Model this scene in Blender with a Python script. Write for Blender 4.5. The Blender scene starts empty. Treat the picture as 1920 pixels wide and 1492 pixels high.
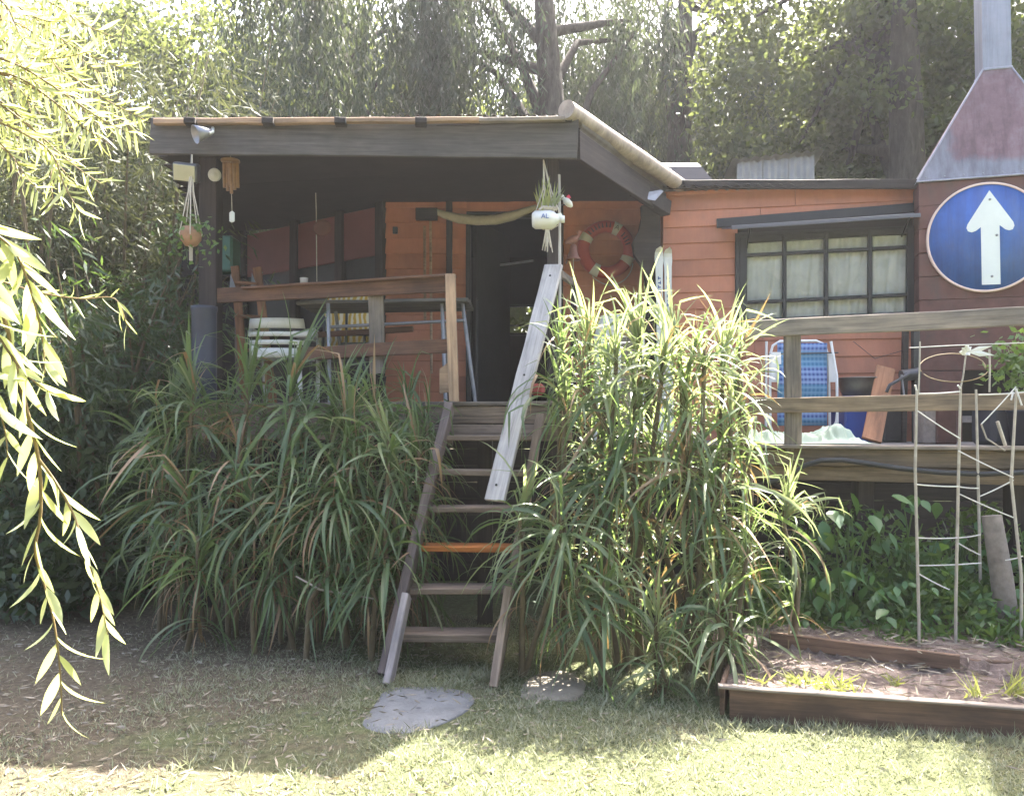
import bpy, bmesh, math, random
import numpy as np
from mathutils import Vector, Matrix, Euler

# ------------------------------------------------------------------ camera, sky, sun, exposure
scene = bpy.context.scene
COL = scene.collection
F, CX, HY, EYE = 1500.0, 960.0, 790.0, 1.6          # focal length and horizon in photo pixels, eye height
cam_d = bpy.data.cameras.new('camera')
cam_d.lens = F / 1920 * 36
cam_d.sensor_width = 36
cam_d.shift_y = (HY - 746) / 1920
cam_d.clip_start = 0.05
cam_d.clip_end = 600
cam = bpy.data.objects.new('camera', cam_d)
cam.location = (0, 0, EYE)
cam.rotation_euler = (math.radians(90), 0, 0)
COL.objects.link(cam)
scene.camera = cam

SUN_EL, SUN_AZ = math.radians(57), math.radians(29)   # azimuth: from +Y (behind the house) towards +X
world = bpy.data.worlds.new('World')
scene.world = world
world.use_nodes = True
wt = world.node_tree
sky = wt.nodes.new('ShaderNodeTexSky')
sky.sky_type = 'NISHITA'
sky.sun_disc = False
sky.sun_elevation = SUN_EL
sky.sun_rotation = SUN_AZ
sky.dust_density = 6.0
sky.ozone_density = 0.2
bg = wt.nodes['Background']
bg.inputs['Strength'].default_value = 0.10
wt.links.new(sky.outputs['Color'], bg.inputs['Color'])

sd = bpy.data.lights.new('sun', 'SUN')
sd.energy = 5.0
sd.angle = math.radians(0.5)
sd.color = (1.0, 0.95, 0.86)
sun = bpy.data.objects.new('sun', sd)
sv = Vector((math.sin(SUN_AZ) * math.cos(SUN_EL), math.cos(SUN_AZ) * math.cos(SUN_EL), math.sin(SUN_EL)))
sun.rotation_euler = sv.to_track_quat('Z', 'Y').to_euler()
sun.location = sv * 40
COL.objects.link(sun)

scene.view_settings.view_transform = 'Standard'
scene.view_settings.look = 'None'
scene.view_settings.exposure = 3.4
scene.view_settings.gamma = 1.0
scene.view_settings.use_curve_mapping = False
scene.cycles.max_bounces = 5
scene.cycles.transparent_max_bounces = 12
scene.cycles.caustics_reflective = False
scene.cycles.caustics_refractive = False
scene.cycles.sample_clamp_indirect = 6.0
scene.cycles.volume_bounces = 0
scene.render.film_transparent = False

R = random.Random(7)
RN = np.random.default_rng(7)
V = Vector


def at(px, py, D):
    return V(((px - CX) * D / F, D, EYE + (HY - py) * D / F))


# ------------------------------------------------------------------ objects
W = {}


def put(o, world=None, parent=None):
    """link o at a world matrix, parented without moving"""
    world = world or Matrix.Identity(4)
    COL.objects.link(o)
    o.matrix_basis = world
    if parent is not None:
        o.parent = parent
        o.matrix_parent_inverse = W[parent].inverted()
    W[o] = world
    return o


def tag(o, label=None, cat=None, group=None, kind=None):
    if label: o['label'] = label
    if cat: o['category'] = cat
    if group: o['group'] = group
    if kind: o['kind'] = kind
    return o


def thing(name, label, cat, loc, group=None):
    o = bpy.data.objects.new(name, None)
    o.empty_display_size = 0.1
    put(o, Matrix.Translation(V(loc)))
    return tag(o, label, cat, group)


def mesh_np(name, verts, faces, mat=None, smooth=False):
    """verts (n,3), faces (m,k) arrays"""
    me = bpy.data.meshes.new(name)
    verts = np.asarray(verts, dtype=np.float32)
    faces = np.asarray(faces, dtype=np.int32)
    m, k = faces.shape
    me.vertices.add(len(verts))
    me.vertices.foreach_set('co', verts.ravel())
    me.loops.add(m * k)
    me.loops.foreach_set('vertex_index', faces.ravel())
    me.polygons.add(m)
    me.polygons.foreach_set('loop_start', np.arange(0, m * k, k, dtype=np.int32))
    me.polygons.foreach_set('loop_total', np.full(m, k, dtype=np.int32))
    if smooth:
        me.polygons.foreach_set('use_smooth', np.ones(m, dtype=bool))
    me.update(calc_edges=True)
    if mat: me.materials.append(mat)
    return me


class MB:
    """collects shapes in world space; build() makes ONE mesh object"""

    def __init__(s):
        s.v, s.f, s.sm = [], [], []

    def add(s, vs, fs, smooth=False):
        b = len(s.v)
        s.v += [tuple(v) for v in vs]
        for f in fs:
            s.f.append([i + b for i in f])
            s.sm.append(smooth)
        return s

    def box(s, c, size, rz=0, ch=0.004, M=None):
        hx, hy, hz = [d / 2 for d in size]
        ch = min(ch, hx * .6, hy * .6, hz * .6)
        M = M or (Matrix.Translation(V(c)) @ Matrix.Rotation(rz, 4, 'Z'))
        pts = []
        for sx in (-1, 1):
            for sy in (-1, 1):
                for sz in (-1, 1):
                    pts += [(sx * (hx - ch), sy * (hy - ch), sz * hz), (sx * (hx - ch), sy * hy, sz * (hz - ch)), (sx * hx, sy * (hy - ch), sz * (hz - ch))]
        return s.hull([M @ V(p) for p in pts])

    def hull(s, pts):
        bm = bmesh.new()
        for p in pts: bm.verts.new(p)
        bmesh.ops.convex_hull(bm, input=bm.verts)
        bmesh.ops.dissolve_limit(bm, angle_limit=0.01, verts=bm.verts, edges=bm.edges)
        bm.verts.index_update()
        vs = [v.co.copy() for v in bm.verts]
        fs = [[v.index for v in f.verts] for f in bm.faces]
        bm.free()
        return s.add(vs, fs)

    def bar(s, p0, p1, w, t, up=(0, 0, 1), ch=0.004):
        return s.box(None, ((V(p1) - V(p0)).length, t, w), ch=ch, M=frame(p0, p1, up))

    def tube(s, pts, r, n=8, cap=True, smooth=True):
        pts = [V(p) for p in pts]
        if not hasattr(r, '__len__'): r = [r] * len(pts)
        vs, fs = [], []
        prev = None
        for i, p in enumerate(pts):
            d = (pts[min(i + 1, len(pts) - 1)] - pts[max(i - 1, 0)]).normalized()
            if prev is None:
                a = d.orthogonal().normalized()
            else:
                a = (prev - d * prev.dot(d))
                a = a.normalized() if a.length > 1e-6 else d.orthogonal().normalized()
            prev = a
            b = d.cross(a)
            for k in range(n):
                t = 2 * math.pi * k / n
                vs.append(p + (a * math.cos(t) + b * math.sin(t)) * r[i])
        for i in range(len(pts) - 1):
            for k in range(n):
                fs.append([i * n + k, i * n + (k + 1) % n, (i + 1) * n + (k + 1) % n, (i + 1) * n + k])
        s.add(vs, fs, smooth)
        if cap:
            m = len(pts) - 1
            s.add([vs[k] for k in range(n)][::-1], [list(range(n))])
            s.add([vs[m * n + k] for k in range(n)], [list(range(n))])
        return s

    def lathe(s, c, prof, n=20, M=None):
        """prof: list of (radius, z)"""
        M = M or Matrix.Translation(V(c))
        vs, fs = [], []
        for r, z in prof:
            for k in range(n):
                t = 2 * math.pi * k / n
                vs.append(M @ V((r * math.cos(t), r * math.sin(t), z)))
        for i in range(len(prof) - 1):
            for k in range(n):
                fs.append([i * n + k, i * n + (k + 1) % n, (i + 1) * n + (k + 1) % n, (i + 1) * n + k])
        return s.add(vs, fs, True)

    def prism(s, poly, off):
        """polygon of 3D points extruded by vector off"""
        n = len(poly)
        a = [V(p) for p in poly]
        b = [p + V(off) for p in a]
        fs = [list(range(n))[::-1], list(range(n, 2 * n))]
        for i in range(n):
            j = (i + 1) % n
            fs.append([i, j, n + j, n + i])
        return s.add(a + b, fs)

    def build(s, name, mat, parent=None, origin=None):
        o0 = V(origin) if origin is not None else (W[parent].translation.copy() if parent is not None else V((0, 0, 0)))
        me = bpy.data.meshes.new(name)
        me.from_pydata([(v[0] - o0.x, v[1] - o0.y, v[2] - o0.z) for v in s.v], [], s.f)
        me.polygons.foreach_set('use_smooth', s.sm)
        me.materials.append(mat)
        me.update()
        bm = bmesh.new()
        bm.from_mesh(me)
        bmesh.ops.recalc_face_normals(bm, faces=bm.faces)
        bm.to_mesh(me)
        bm.free()
        return put(bpy.data.objects.new(name, me), Matrix.Translation(o0), parent)


def frame(p0, p1, up=(0, 0, 1)):
    """matrix at the middle of p0-p1, X along it, Z towards up"""
    p0, p1 = V(p0), V(p1)
    x = (p1 - p0).normalized()
    up = V(up)
    y = up.cross(x)
    y = y.normalized() if y.length > 1e-6 else x.orthogonal().normalized()
    z = x.cross(y)
    M = Matrix((x, y, z)).transposed().to_4x4()
    M.translation = (p0 + p1) / 2
    return M


def plank(name, p0, p1, w, t, mat, parent=None, up=(0, 0, 1), wob=0.0025, seg=None, tilt=0.0, ch=0.005):
    """a weathered board, its own mesh with local X along the grain; w along up, t across; edges slightly uneven"""
    L = (V(p1) - V(p0)).length
    seg = seg or max(2, min(8, int(L / 0.25)))
    ch = min(ch, w * .3, t * .3)
    ring = [(-t / 2 + ch, -w / 2), (t / 2 - ch, -w / 2), (t / 2, -w / 2 + ch), (t / 2, w / 2 - ch), (t / 2 - ch, w / 2), (-t / 2 + ch, w / 2), (-t / 2, w / 2 - ch), (-t / 2, -w / 2 + ch)]
    vs, fs = [], []
    for i in range(seg + 1):
        x = -L / 2 + L * i / seg
        a, b = R.uniform(-wob, wob), R.uniform(-wob, wob)
        c = 1 + R.uniform(-wob, wob) / w
        sx = R.uniform(-wob, wob) if i in (0, seg) else 0
        for (y, z) in ring:
            vs.append((x + sx + R.uniform(-1, 1) * wob * .3, y + a, z * c + b))
    for i in range(seg):
        for k in range(8):
            fs.append([i * 8 + k, i * 8 + (k + 1) % 8, (i + 1) * 8 + (k + 1) % 8, (i + 1) * 8 + k])
    fs.append(list(range(8))[::-1])
    fs.append([seg * 8 + k for k in range(8)])
    me = bpy.data.meshes.new(name)
    me.from_pydata(vs, [], fs)
    me.materials.append(mat)
    me.update()
    M = frame(p0, p1, up)
    if tilt: M = M @ Matrix.Rotation(tilt, 4, 'X')
    return put(bpy.data.objects.new(name, me), M, parent)


# ------------------------------------------------------------------ materials
class NT:
    def __init__(s, name):
        s.m = bpy.data.materials.new(name)
        s.m.use_nodes = True
        s.t = s.m.node_tree
        s.b = s.t.nodes['Principled BSDF']
        s.out = s.t.nodes['Material Output']

    def n(s, typ, **kw):
        nd = s.t.nodes.new('ShaderNode' + typ)
        for k, v in kw.items():
            if k in nd.inputs: nd.inputs[k].default_value = v
            else: setattr(nd, k, v)
        return nd

    def l(s, a, b):
        s.t.links.new(a, b)

    def coord(s, scale, rnd=True, kind='Object'):
        tc = s.n('TexCoord')
        mp = s.n('Mapping')
        mp.inputs['Scale'].default_value = scale
        s.l(tc.outputs[kind], mp.inputs['Vector'])
        if rnd:
            oi = s.n('ObjectInfo')
            mu = s.n('Math', operation='MULTIPLY')
            mu.inputs[1].default_value = 37.0
            s.l(oi.outputs['Random'], mu.inputs[0])
            s.l(mu.outputs[0], mp.inputs['Location'])
        return mp.outputs['Vector']

    def noise(s, vec, scale, detail=4, rough=.6, dist=0):
        nd = s.n('TexNoise')
        nd.inputs['Scale'].default_value = scale
        nd.inputs['Detail'].default_value = detail
        nd.inputs['Roughness'].default_value = rough
        nd.inputs['Distortion'].default_value = dist
        if vec is not None: s.l(vec, nd.inputs['Vector'])
        return nd.outputs['Fac']

    def ramp(s, fac, stops):
        nd = s.n('ValToRGB')
        el = nd.color_ramp.elements
        while len(el) < len(stops): el.new(.5)
        for e, (p, c) in zip(el, stops):
            e.position = p
            e.color = (*c, 1) if len(c) == 3 else c
        s.l(fac, nd.inputs['Fac'])
        return nd.outputs['Color']

    def mix(s, fac, a, b, mode='MIX'):
        nd = s.n('Mix', data_type='RGBA', blend_type=mode)
        for val, idx in ((fac, 0), (a, 6), (b, 7)):
            if hasattr(val, 'is_linked'): s.l(val, nd.inputs[idx])
            elif idx == 0: nd.inputs[0].default_value = val
            else: nd.inputs[idx].default_value = (*val, 1)
        return nd.outputs[2]

    def bump(s, h, dist, strength=1.0):
        nd = s.n('Bump')
        nd.inputs['Strength'].default_value = strength
        nd.inputs['Distance'].default_value = dist
        s.l(h, nd.inputs['Height'])
        s.l(nd.outputs['Normal'], s.b.inputs['Normal'])

    def col(s, c):
        if hasattr(c, 'is_linked'): s.l(c, s.b.inputs['Base Color'])
        else: s.b.inputs['Base Color'].default_value = (*c, 1)

    def set(s, **kw):
        for k, v in kw.items(): s.b.inputs[k.replace('_', ' ')].default_value = v
        return s.m


def sc(c, k): return tuple(min(1, x * k) for x in c)


def wood(name, c, dark=.45, light=1.5, rough=.8, stain=.5, bump=.0016):
    """grain along local X"""
    m = NT(name)
    v = m.coord((1.3, 26, 26))
    g = m.noise(v, 1.6, 8, .65, .6)
    v2 = m.coord((2.2, 5, 5))
    s2 = m.noise(v2, 1.3, 4, .6)
    col = m.ramp(g, [(.28, sc(c, dark)), (.5, c), (.75, sc(c, light))])
    st = m.ramp(s2, [(.35, (1, 1, 1)), (.7, (1 - stain, 1 - stain * .95, 1 - stain * .85))])
    col = m.mix(1.0, col, st, 'MULTIPLY')
    oi = m.n('ObjectInfo')
    hv = m.n('HueSaturation')
    mr = m.n('MapRange')
    mr.inputs['To Min'].default_value = .8
    mr.inputs['To Max'].default_value = 1.2
    m.l(oi.outputs['Random'], mr.inputs['Value'])
    m.l(mr.outputs[0], hv.inputs['Value'])
    m.l(col, hv.inputs['Color'])
    m.col(hv.outputs['Color'])
    m.bump(g, bump)
    return m.set(Roughness=rough, Specular_IOR_Level=.3)


def paint(name, c, rough=.6, var=.25, scale=3, bump=.0006, metal=0.0, dirt=None, dirt_amt=.5, bscale=40, spec=.4, runs=0.0):
    m = NT(name)
    v = m.coord((1, 1, 1))
    a = m.noise(v, scale, 6, .65)
    col = m.ramp(a, [(.3, sc(c, 1 - var)), (.55, c), (.8, sc(c, 1 + var))])
    if dirt:
        b = m.noise(m.coord((1.2, 1.2, .6)), scale * .7, 8, .7, .4)
        f = m.ramp(b, [(.48, (0, 0, 0)), (.68, (dirt_amt,) * 3)])
        col = m.mix(f, col, dirt)
    if runs:
        rn = m.noise(m.coord((16, 16, 1.1)), 1.0, 6, .7)
        col = m.mix(1, col, m.ramp(rn, [(.36, (1 - runs,) * 3), (.58, (1, 1, 1))]), 'MULTIPLY')
    hv = m.n('HueSaturation')
    mr = m.n('MapRange')
    mr.inputs['To Min'].default_value = .88
    mr.inputs['To Max'].default_value = 1.1
    m.l(m.n('ObjectInfo').outputs['Random'], mr.inputs['Value'])
    m.l(mr.outputs[0], hv.inputs['Value'])
    m.l(col, hv.inputs['Color'])
    m.col(hv.outputs['Color'])
    if bump: m.bump(m.noise(v, bscale, 4, .6), bump)
    return m.set(Roughness=rough, Metallic=metal, Specular_IOR_Level=spec)


def leafmat(name, c, c2, tr=.45, tcol=None, island=True, rough=.42, spec=.5):
    m = NT(name)
    if island: r = m.n('NewGeometry').outputs['Random Per Island']
    else: r = m.n('ObjectInfo').outputs['Random']
    mc = m.mix(r, c, c2)
    m.col(mc)
    m.set(Roughness=rough, Specular_IOR_Level=spec)
    tn = m.n('BsdfTranslucent')
    if tcol: m.l(m.mix(r, tcol, sc(tcol, .75)), tn.inputs['Color'])
    else:
        m.l(m.mix(.5, mc, (.9, 1., .3), 'MULTIPLY'), tn.inputs['Color'])
    ms = m.n('MixShader')
    ms.inputs[0].default_value = tr
    m.l(m.b.outputs[0], ms.inputs[1])
    m.l(tn.outputs[0], ms.inputs[2])
    m.l(ms.outputs[0], m.out.inputs['Surface'])
    return m.m


M = dict(
    dark_wood=wood('dark stained wood', (.035, .026, .024), .5, 1.6, .75),
    fascia=wood('weathered fascia', (.082, .074, .070), .6, 1.4, .8, .35),
    brown_rail=wood('brown rail wood', (.13, .066, .040), .5, 1.5),
    grey_wood=wood('grey weathered wood', (.20, .165, .135), .5, 1.45),
    pale_wood=wood('pale new wood', (.36, .24, .155), .6, 1.35),
    step_wood=wood('step wood', (.16, .125, .115), .5, 1.5),
    step_pale=wood('pale sistered board', (.33, .295, .29), .6, 1.3),
    tread=wood('tread wood', (.22, .165, .125), .45, 1.5),
    tread_orange=wood('orange stained tread', (.36, .125, .03), .55, 1.4),
    white_plank=wood('whitewashed plank', (.46, .43, .41), .6, 1.3, .7, .35),
    deck=wood('deck boards', (.20, .18, .165), .5, 1.4),
    planter=wood('planter board', (.145, .088, .058), .5, 1.5),
    beam=wood('deck beam', (.185, .135, .09), .45, 1.5),
    table_wood=wood('table top wood', (.11, .10, .085), .5, 1.5),
    orange_wood=wood('varnished orange wood', (.22, .105, .055), .6, 1.4),
    ply=wood('plywood offcut', (.42, .20, .105), .7, 1.25),
    clap=paint('orange clapboard paint', (.44, .170, .100), .6, .18, 2.2, .0005, dirt=(.24, .11, .075), dirt_amt=.55, runs=.07),
    redpanel=paint('red panel paint', (.14, .038, .035), .6, .15, 2, .0005),
    chim=paint('red brown boards', (.115, .050, .042), .75, .3, 6, .001, dirt=(.07, .05, .045), dirt_amt=.6),
    zinc=paint('galvanised sheet', (.27, .275, .33), .42, .12, 5, .0004, metal=.25, dirt=(.25, .1, .09), dirt_amt=.12, runs=.25),
    hood=None,
    roofm=paint('corrugated roof', (.16, .15, .15), .5, .3, 6, .0004, metal=.5, dirt=(.10, .07, .05), dirt_amt=.6),
    shed=paint('corrugated shed sheet', (.19, .18, .175), .5, .25, 3, .0004, metal=.5, dirt=(.2, .17, .14), dirt_amt=.5),
    pipe=paint('weathered roof roll', (.30, .245, .20), .55, .35, 7, .0015, dirt=(.10, .08, .075), dirt_amt=.75),
    blackframe=paint('black window frame', (.022, .02, .022), .5, .3, 8, .0005),
    awning=paint('slate awning', (.085, .085, .105), .5, .2, 4, .0004),
    panel=paint('dark solar panel', (.02, .017, .02), .3, .2, 3, 0),
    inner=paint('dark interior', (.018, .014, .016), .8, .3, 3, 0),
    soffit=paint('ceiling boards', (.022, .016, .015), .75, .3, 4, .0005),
    signblue=paint('sign blue', (.02, .082, .30), .5, .18, 9, .0003, dirt=(.05, .09, .22), dirt_amt=.6, runs=.3),
    signwhite=paint('sign white', (.70, .72, .70), .45, .05, 9, 0),
    signrim=paint('sign rim', (.62, .46, .40), .5, .12, 9, 0),
    white=paint('white plastic', (.62, .62, .60), .45, .07, 6, 0, dirt=(.4, .4, .36), dirt_amt=.35),
    whitemetal=paint('white enamel tube', (.60, .60, .63), .35, .08, 12, 0),
    steel=paint('grey steel', (.22, .22, .24), .4, .2, 12, 0, metal=.5),
    darksteel=paint('dark steel', (.05, .05, .055), .4, .2, 12, 0, metal=.4),
    blackrub=paint('black rubber', (.022, .022, .024), .5, .2, 12, 0),
    red=paint('red buoy', (.33, .05, .04), .5, .12, 12, .0004, dirt=(.2, .05, .04), dirt_amt=.4),
    cream=paint('cream band', (.42, .39, .33), .6, .1, 12, 0),
    textdark=paint('dark print', (.035, .02, .03), .6, .1, 12, 0),
    textblue=paint('blue print', (.03, .07, .25), .6, .1, 12, 0),
    bell=paint('copper bell', (.30, .145, .12), .45, .2, 12, 0, metal=.3),
    clay=paint('terracotta', (.29, .165, .10), .8, .2, 20, .0008),
    bamboo=paint('bamboo tube', (.25, .14, .07), .5, .25, 14, 0),
    stake=paint('grey bamboo stake', (.36, .32, .27), .6, .25, 16, .0005),
    rope=paint('rope', (.42, .38, .32), .9, .2, 40, .0006),
    string=paint('white twine', (.55, .54, .52), .9, .15, 40, 0),
    blue=paint('blue plastic', (.02, .06, .30), .45, .15, 8, 0),
    bluegrey=paint('blue grey plastic', (.03, .034, .05), .5, .15, 6, 0),
    tarp=paint('pale green tarp', (.40, .50, .40), .5, .1, 5, .0006),
    slate=None, ground=None, soil=None,
    log=paint('weathered log', (.22, .185, .165), .85, .35, 12, .002),
    bark=None,
    cloth=paint('beige cloth', (.36, .32, .26), .9, .15, 20, .001),
    yellow=None, plaid=None,
    basin=paint('old steel basin', (.15, .145, .14), .35, .3, 6, 0, metal=.7),
    lampglass=paint('reflection-toned lamp glass', (.33, .31, .20), .2, .1, 12, 0),
    bird=paint('painted bird', (.55, .53, .48), .5, .15, 25, 0),
    birdred=paint('red bird comb', (.5, .04, .08), .5, .1, 12, 0),
    green_pl=paint('green plastic crate', (.03, .10, .075), .5, .15, 8, 0),
    stemm=paint('plant stem', (.11, .085, .05), .8, .3, 14, .001),
    twig=paint('willow twig', (.17, .12, .05), .7, .2, 20, 0),
    curtain=None,
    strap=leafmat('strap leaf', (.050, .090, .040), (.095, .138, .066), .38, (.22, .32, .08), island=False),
    strap_y=leafmat('young and sunlit strap leaf', (.12, .165, .075), (.22, .25, .145), .45, (.38, .45, .18), island=False),  # tone of young leaves, also painted sunlight on the right-hand plants
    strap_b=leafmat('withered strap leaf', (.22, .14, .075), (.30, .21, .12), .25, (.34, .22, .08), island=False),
    willow=leafmat('willow leaf', (.26, .31, .14), (.42, .45, .25), .42, (.58, .61, .22), island=False),
    willow_i=leafmat('willow foliage', (.20, .24, .09), (.33, .35, .16), .42, (.48, .52, .15)),
    heart=leafmat('heart leaf', (.045, .12, .045), (.085, .17, .06), .35, (.2, .34, .05), island=False),
    cover=leafmat('ground cover leaf', (.045, .105, .035), (.10, .16, .05), .35, (.22, .34, .05)),
    tree=leafmat('tree leaf', (.017, .025, .012), (.042, .052, .025), .36, (.20, .24, .06), rough=.55, spec=.2),
    tree2=leafmat('weeping leaf', (.019, .028, .020), (.040, .052, .037), .28, (.10, .125, .05), rough=.55, spec=.2),
    bambooleaf=leafmat('bamboo leaf', (.035, .046, .022), (.07, .078, .038), .24, (.12, .13, .05), rough=.55, spec=.2),
    darkleaf=leafmat('dark shrub leaf', (.022, .045, .02), (.045, .07, .03), .3, (.1, .16, .03)),
    grass=leafmat('grass blade', (.13, .155, .085), (.36, .35, .25), .35, (.34, .36, .20)),
    litter=leafmat('dry leaf', (.15, .125, .09), (.27, .235, .18), .15, (.25, .2, .1)),
    tuft=leafmat('yellow grass', (.20, .24, .07), (.30, .28, .12), .4, (.45, .5, .1)),
)


def m_hood():
    m = NT('galvanised hood with rusty patch')
    tc = m.n('TexCoord')
    nz = m.noise(tc.outputs['Object'], 3.2, 6, .65)
    sep = m.n('SeparateXYZ')
    m.l(tc.outputs['Object'], sep.inputs[0])
    # a rusty primer patch with a shape of its own on the front sheet, left of the middle
    def band(sock, a, b, c, d):
        mr = m.n('MapRange', interpolation_type='SMOOTHSTEP')
        mr.inputs['From Min'].default_value, mr.inputs['From Max'].default_value = a, b
        m.l(sock, mr.inputs['Value'])
        m2 = m.n('MapRange', interpolation_type='SMOOTHSTEP')
        m2.inputs['From Min'].default_value, m2.inputs['From Max'].default_value = d, c
        m.l(sock, m2.inputs['Value'])
        mu = m.n('Math', operation='MULTIPLY')
        m.l(mr.outputs[0], mu.inputs[0]); m.l(m2.outputs[0], mu.inputs[1])
        return mu.outputs[0]
    add = m.n('Math', operation='MULTIPLY_ADD')
    add.inputs[1].default_value = .35
    m.l(nz, add.inputs[0]); m.l(sep.outputs['X'], add.inputs[2])
    addz = m.n('Math', operation='MULTIPLY_ADD')
    addz.inputs[1].default_value = .3
    m.l(nz, addz.inputs[0]); m.l(sep.outputs['Z'], addz.inputs[2])
    bx, bz = band(add.outputs[0], -.28, -.14, .40, .75), band(addz.outputs[0], .26, .36, 1.05, 1.4)
    mu = m.n('Math', operation='MULTIPLY')
    m.l(bx, mu.inputs[0]); m.l(bz, mu.inputs[1])
    base = m.ramp(nz, [(.3, (.14, .138, .17)), (.7, (.21, .21, .25))])
    rust = m.ramp(nz, [(.3, (.10, .052, .058)), (.5, (.155, .085, .095)), (.7, (.20, .14, .16))])
    rn = m.noise(m.coord((13, 13, .9), False), 1.0, 6, .7)
    m.col(m.mix(1, m.mix(mu.outputs[0], base, rust), m.ramp(rn, [(.35, (.62, .58, .58)), (.6, (1, 1, 1))]), 'MULTIPLY'))
    m.bump(nz, .006)
    return m.set(Roughness=.5, Metallic=.15)


def m_slate():
    m = NT('blue grey slate slab')
    v = m.coord((1, 1, 1))
    a = m.noise(v, 7, 8, .7)
    col = m.ramp(a, [(.3, (.085, .09, .096)), (.6, (.14, .146, .155)), (.8, (.20, .205, .21))])
    w = m.n('TexVoronoi'); w.inputs['Scale'].default_value = 11; w.inputs['Randomness'].default_value = 1
    m.l(v, w.inputs['Vector'])
    f = m.ramp(w.outputs['Distance'], [(.14, (.85,) * 3), (.24, (0,) * 3)])
    g = m.ramp(m.noise(v, 2.3, 2), [(.52, (0,) * 3), (.58, (1,) * 3)])
    col = m.mix(m.mix(1, f, g, 'MULTIPLY'), col, (.03, .033, .04))
    m.col(col); m.bump(a, .012)
    return m.set(Roughness=.8)


def m_ground():
    m = NT('lawn soil')
    v = m.coord((1, 1, 1), False)
    a = m.noise(v, .9, 6, .65)
    b = m.noise(v, 28, 8, .75)
    c = m.noise(v, 130, 4, .7)
    dirt = m.ramp(b, [(.3, (.07, .055, .040)), (.55, (.14, .117, .085)), (.75, (.25, .215, .16))])
    grs = m.ramp(b, [(.3, (.055, .064, .032)), (.55, (.135, .148, .075)), (.75, (.27, .26, .155))])
    sx = m.n('SeparateXYZ'); m.l(v, sx.inputs[0])
    gm = m.n('MapRange'); m.l(sx.outputs['X'], gm.inputs['Value'])
    for i_, q_ in ((1, -1.9), (2, -.5), (3, -.10), (4, .14)): gm.inputs[i_].default_value = q_
    sm = m.n('Math', operation='ADD'); m.l(a, sm.inputs[0]); m.l(gm.outputs[0], sm.inputs[1])
    m.col(m.mix(m.ramp(sm.outputs[0], [(.44, (0,) * 3), (.58, (1,) * 3)]), dirt, grs))
    ad = m.n('Math', operation='ADD'); m.l(b, ad.inputs[0]); m.l(c, ad.inputs[1])
    m.bump(ad.outputs[0], .018)
    return m.set(Roughness=.95, Specular_IOR_Level=.1)


def m_soil():
    m = NT('mulched soil')
    v = m.coord((1, 1, 1), False)
    b = m.noise(v, 22, 10, .8)
    m.col(m.ramp(b, [(.3, (.075, .054, .048)), (.55, (.19, .15, .135)), (.75, (.38, .32, .29))]))
    m.bump(b, .03)
    return m.set(Roughness=.95, Specular_IOR_Level=.1)


def m_bark():
    m = NT('bark')
    v = m.coord((1, 1, .25))
    b = m.noise(v, 14, 8, .7, .5)
    m.col(m.ramp(b, [(.3, (.02, .016, .014)), (.6, (.06, .05, .043)), (.8, (.11, .10, .09))]))
    m.bump(b, .03)
    return m.set(Roughness=.95, Specular_IOR_Level=.1)


def m_yellow():
    m = NT('yellow patterned cloth')
    v = m.coord((1, 1, 1), False)
    w = m.n('TexWave'); w.inputs['Scale'].default_value = 6; w.inputs['Distortion'].default_value = 6
    w.inputs['Detail'].default_value = 2
    m.l(v, w.inputs['Vector'])
    m.col(m.ramp(w.outputs['Fac'], [(.35, (.50, .30, .05)), (.55, (.62, .48, .22)), (.8, (.65, .58, .42))]))
    return m.set(Roughness=.9)


def m_plaid():
    m = NT('blue woven webbing')
    v = m.coord((1, 1, 1), False)
    def wv(d, s):
        w = m.n('TexWave', bands_direction=d); w.inputs['Scale'].default_value = s
        m.l(v, w.inputs['Vector']); return m.ramp(w.outputs['Fac'], [(.45, (0,) * 3), (.6, (1,) * 3)])
    c = m.mix(wv('X', 9), (.03, .06, .20), (.085, .15, .32))
    c = m.mix(m.mix(1, wv('Z', 7), (.6, .6, .6), 'MULTIPLY'), c, (.20, .29, .50))
    c = m.mix(m.mix(1, wv('Z', 1.1), (.45, .45, .45), 'MULTIPLY'), c, (.03, .20, .32))
    m.col(c)
    return m.set(Roughness=.8)


def m_curtain():
    m = NT('white curtain cloth')
    v = m.coord((1, 1, 1), False)
    a = m.noise(v, 5, 6, .6, 1.0)
    m.col(m.ramp(a, [(.3, (.66, .69, .70)), (.55, (.80, .82, .84)), (.8, (.88, .89, .90))]))
    m.bump(a, .03)
    return m.set(Roughness=.85)


def m_glass():
    m = NT('window glass')
    tr = m.n('BsdfTransparent')
    gl = m.n('BsdfGlossy'); gl.inputs['Roughness'].default_value = .06
    fr = m.n('Fresnel'); fr.inputs['IOR'].default_value = 1.5
    ad = m.n('Math', operation='MULTIPLY_ADD'); ad.inputs[1].default_value = 1; ad.inputs[2].default_value = .02
    m.l(fr.outputs[0], ad.inputs[0])
    ms = m.n('MixShader')
    m.l(ad.outputs[0], ms.inputs[0]); m.l(tr.outputs[0], ms.inputs[1]); m.l(gl.outputs[0], ms.inputs[2])
    m.l(ms.outputs[0], m.out.inputs['Surface'])
    return m.m


M.update(hood=m_hood(), slate=m_slate(), ground=m_ground(), soil=m_soil(), bark=m_bark(), yellow=m_yellow(), plaid=m_plaid(), curtain=m_curtain(), glass=m_glass())

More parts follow.
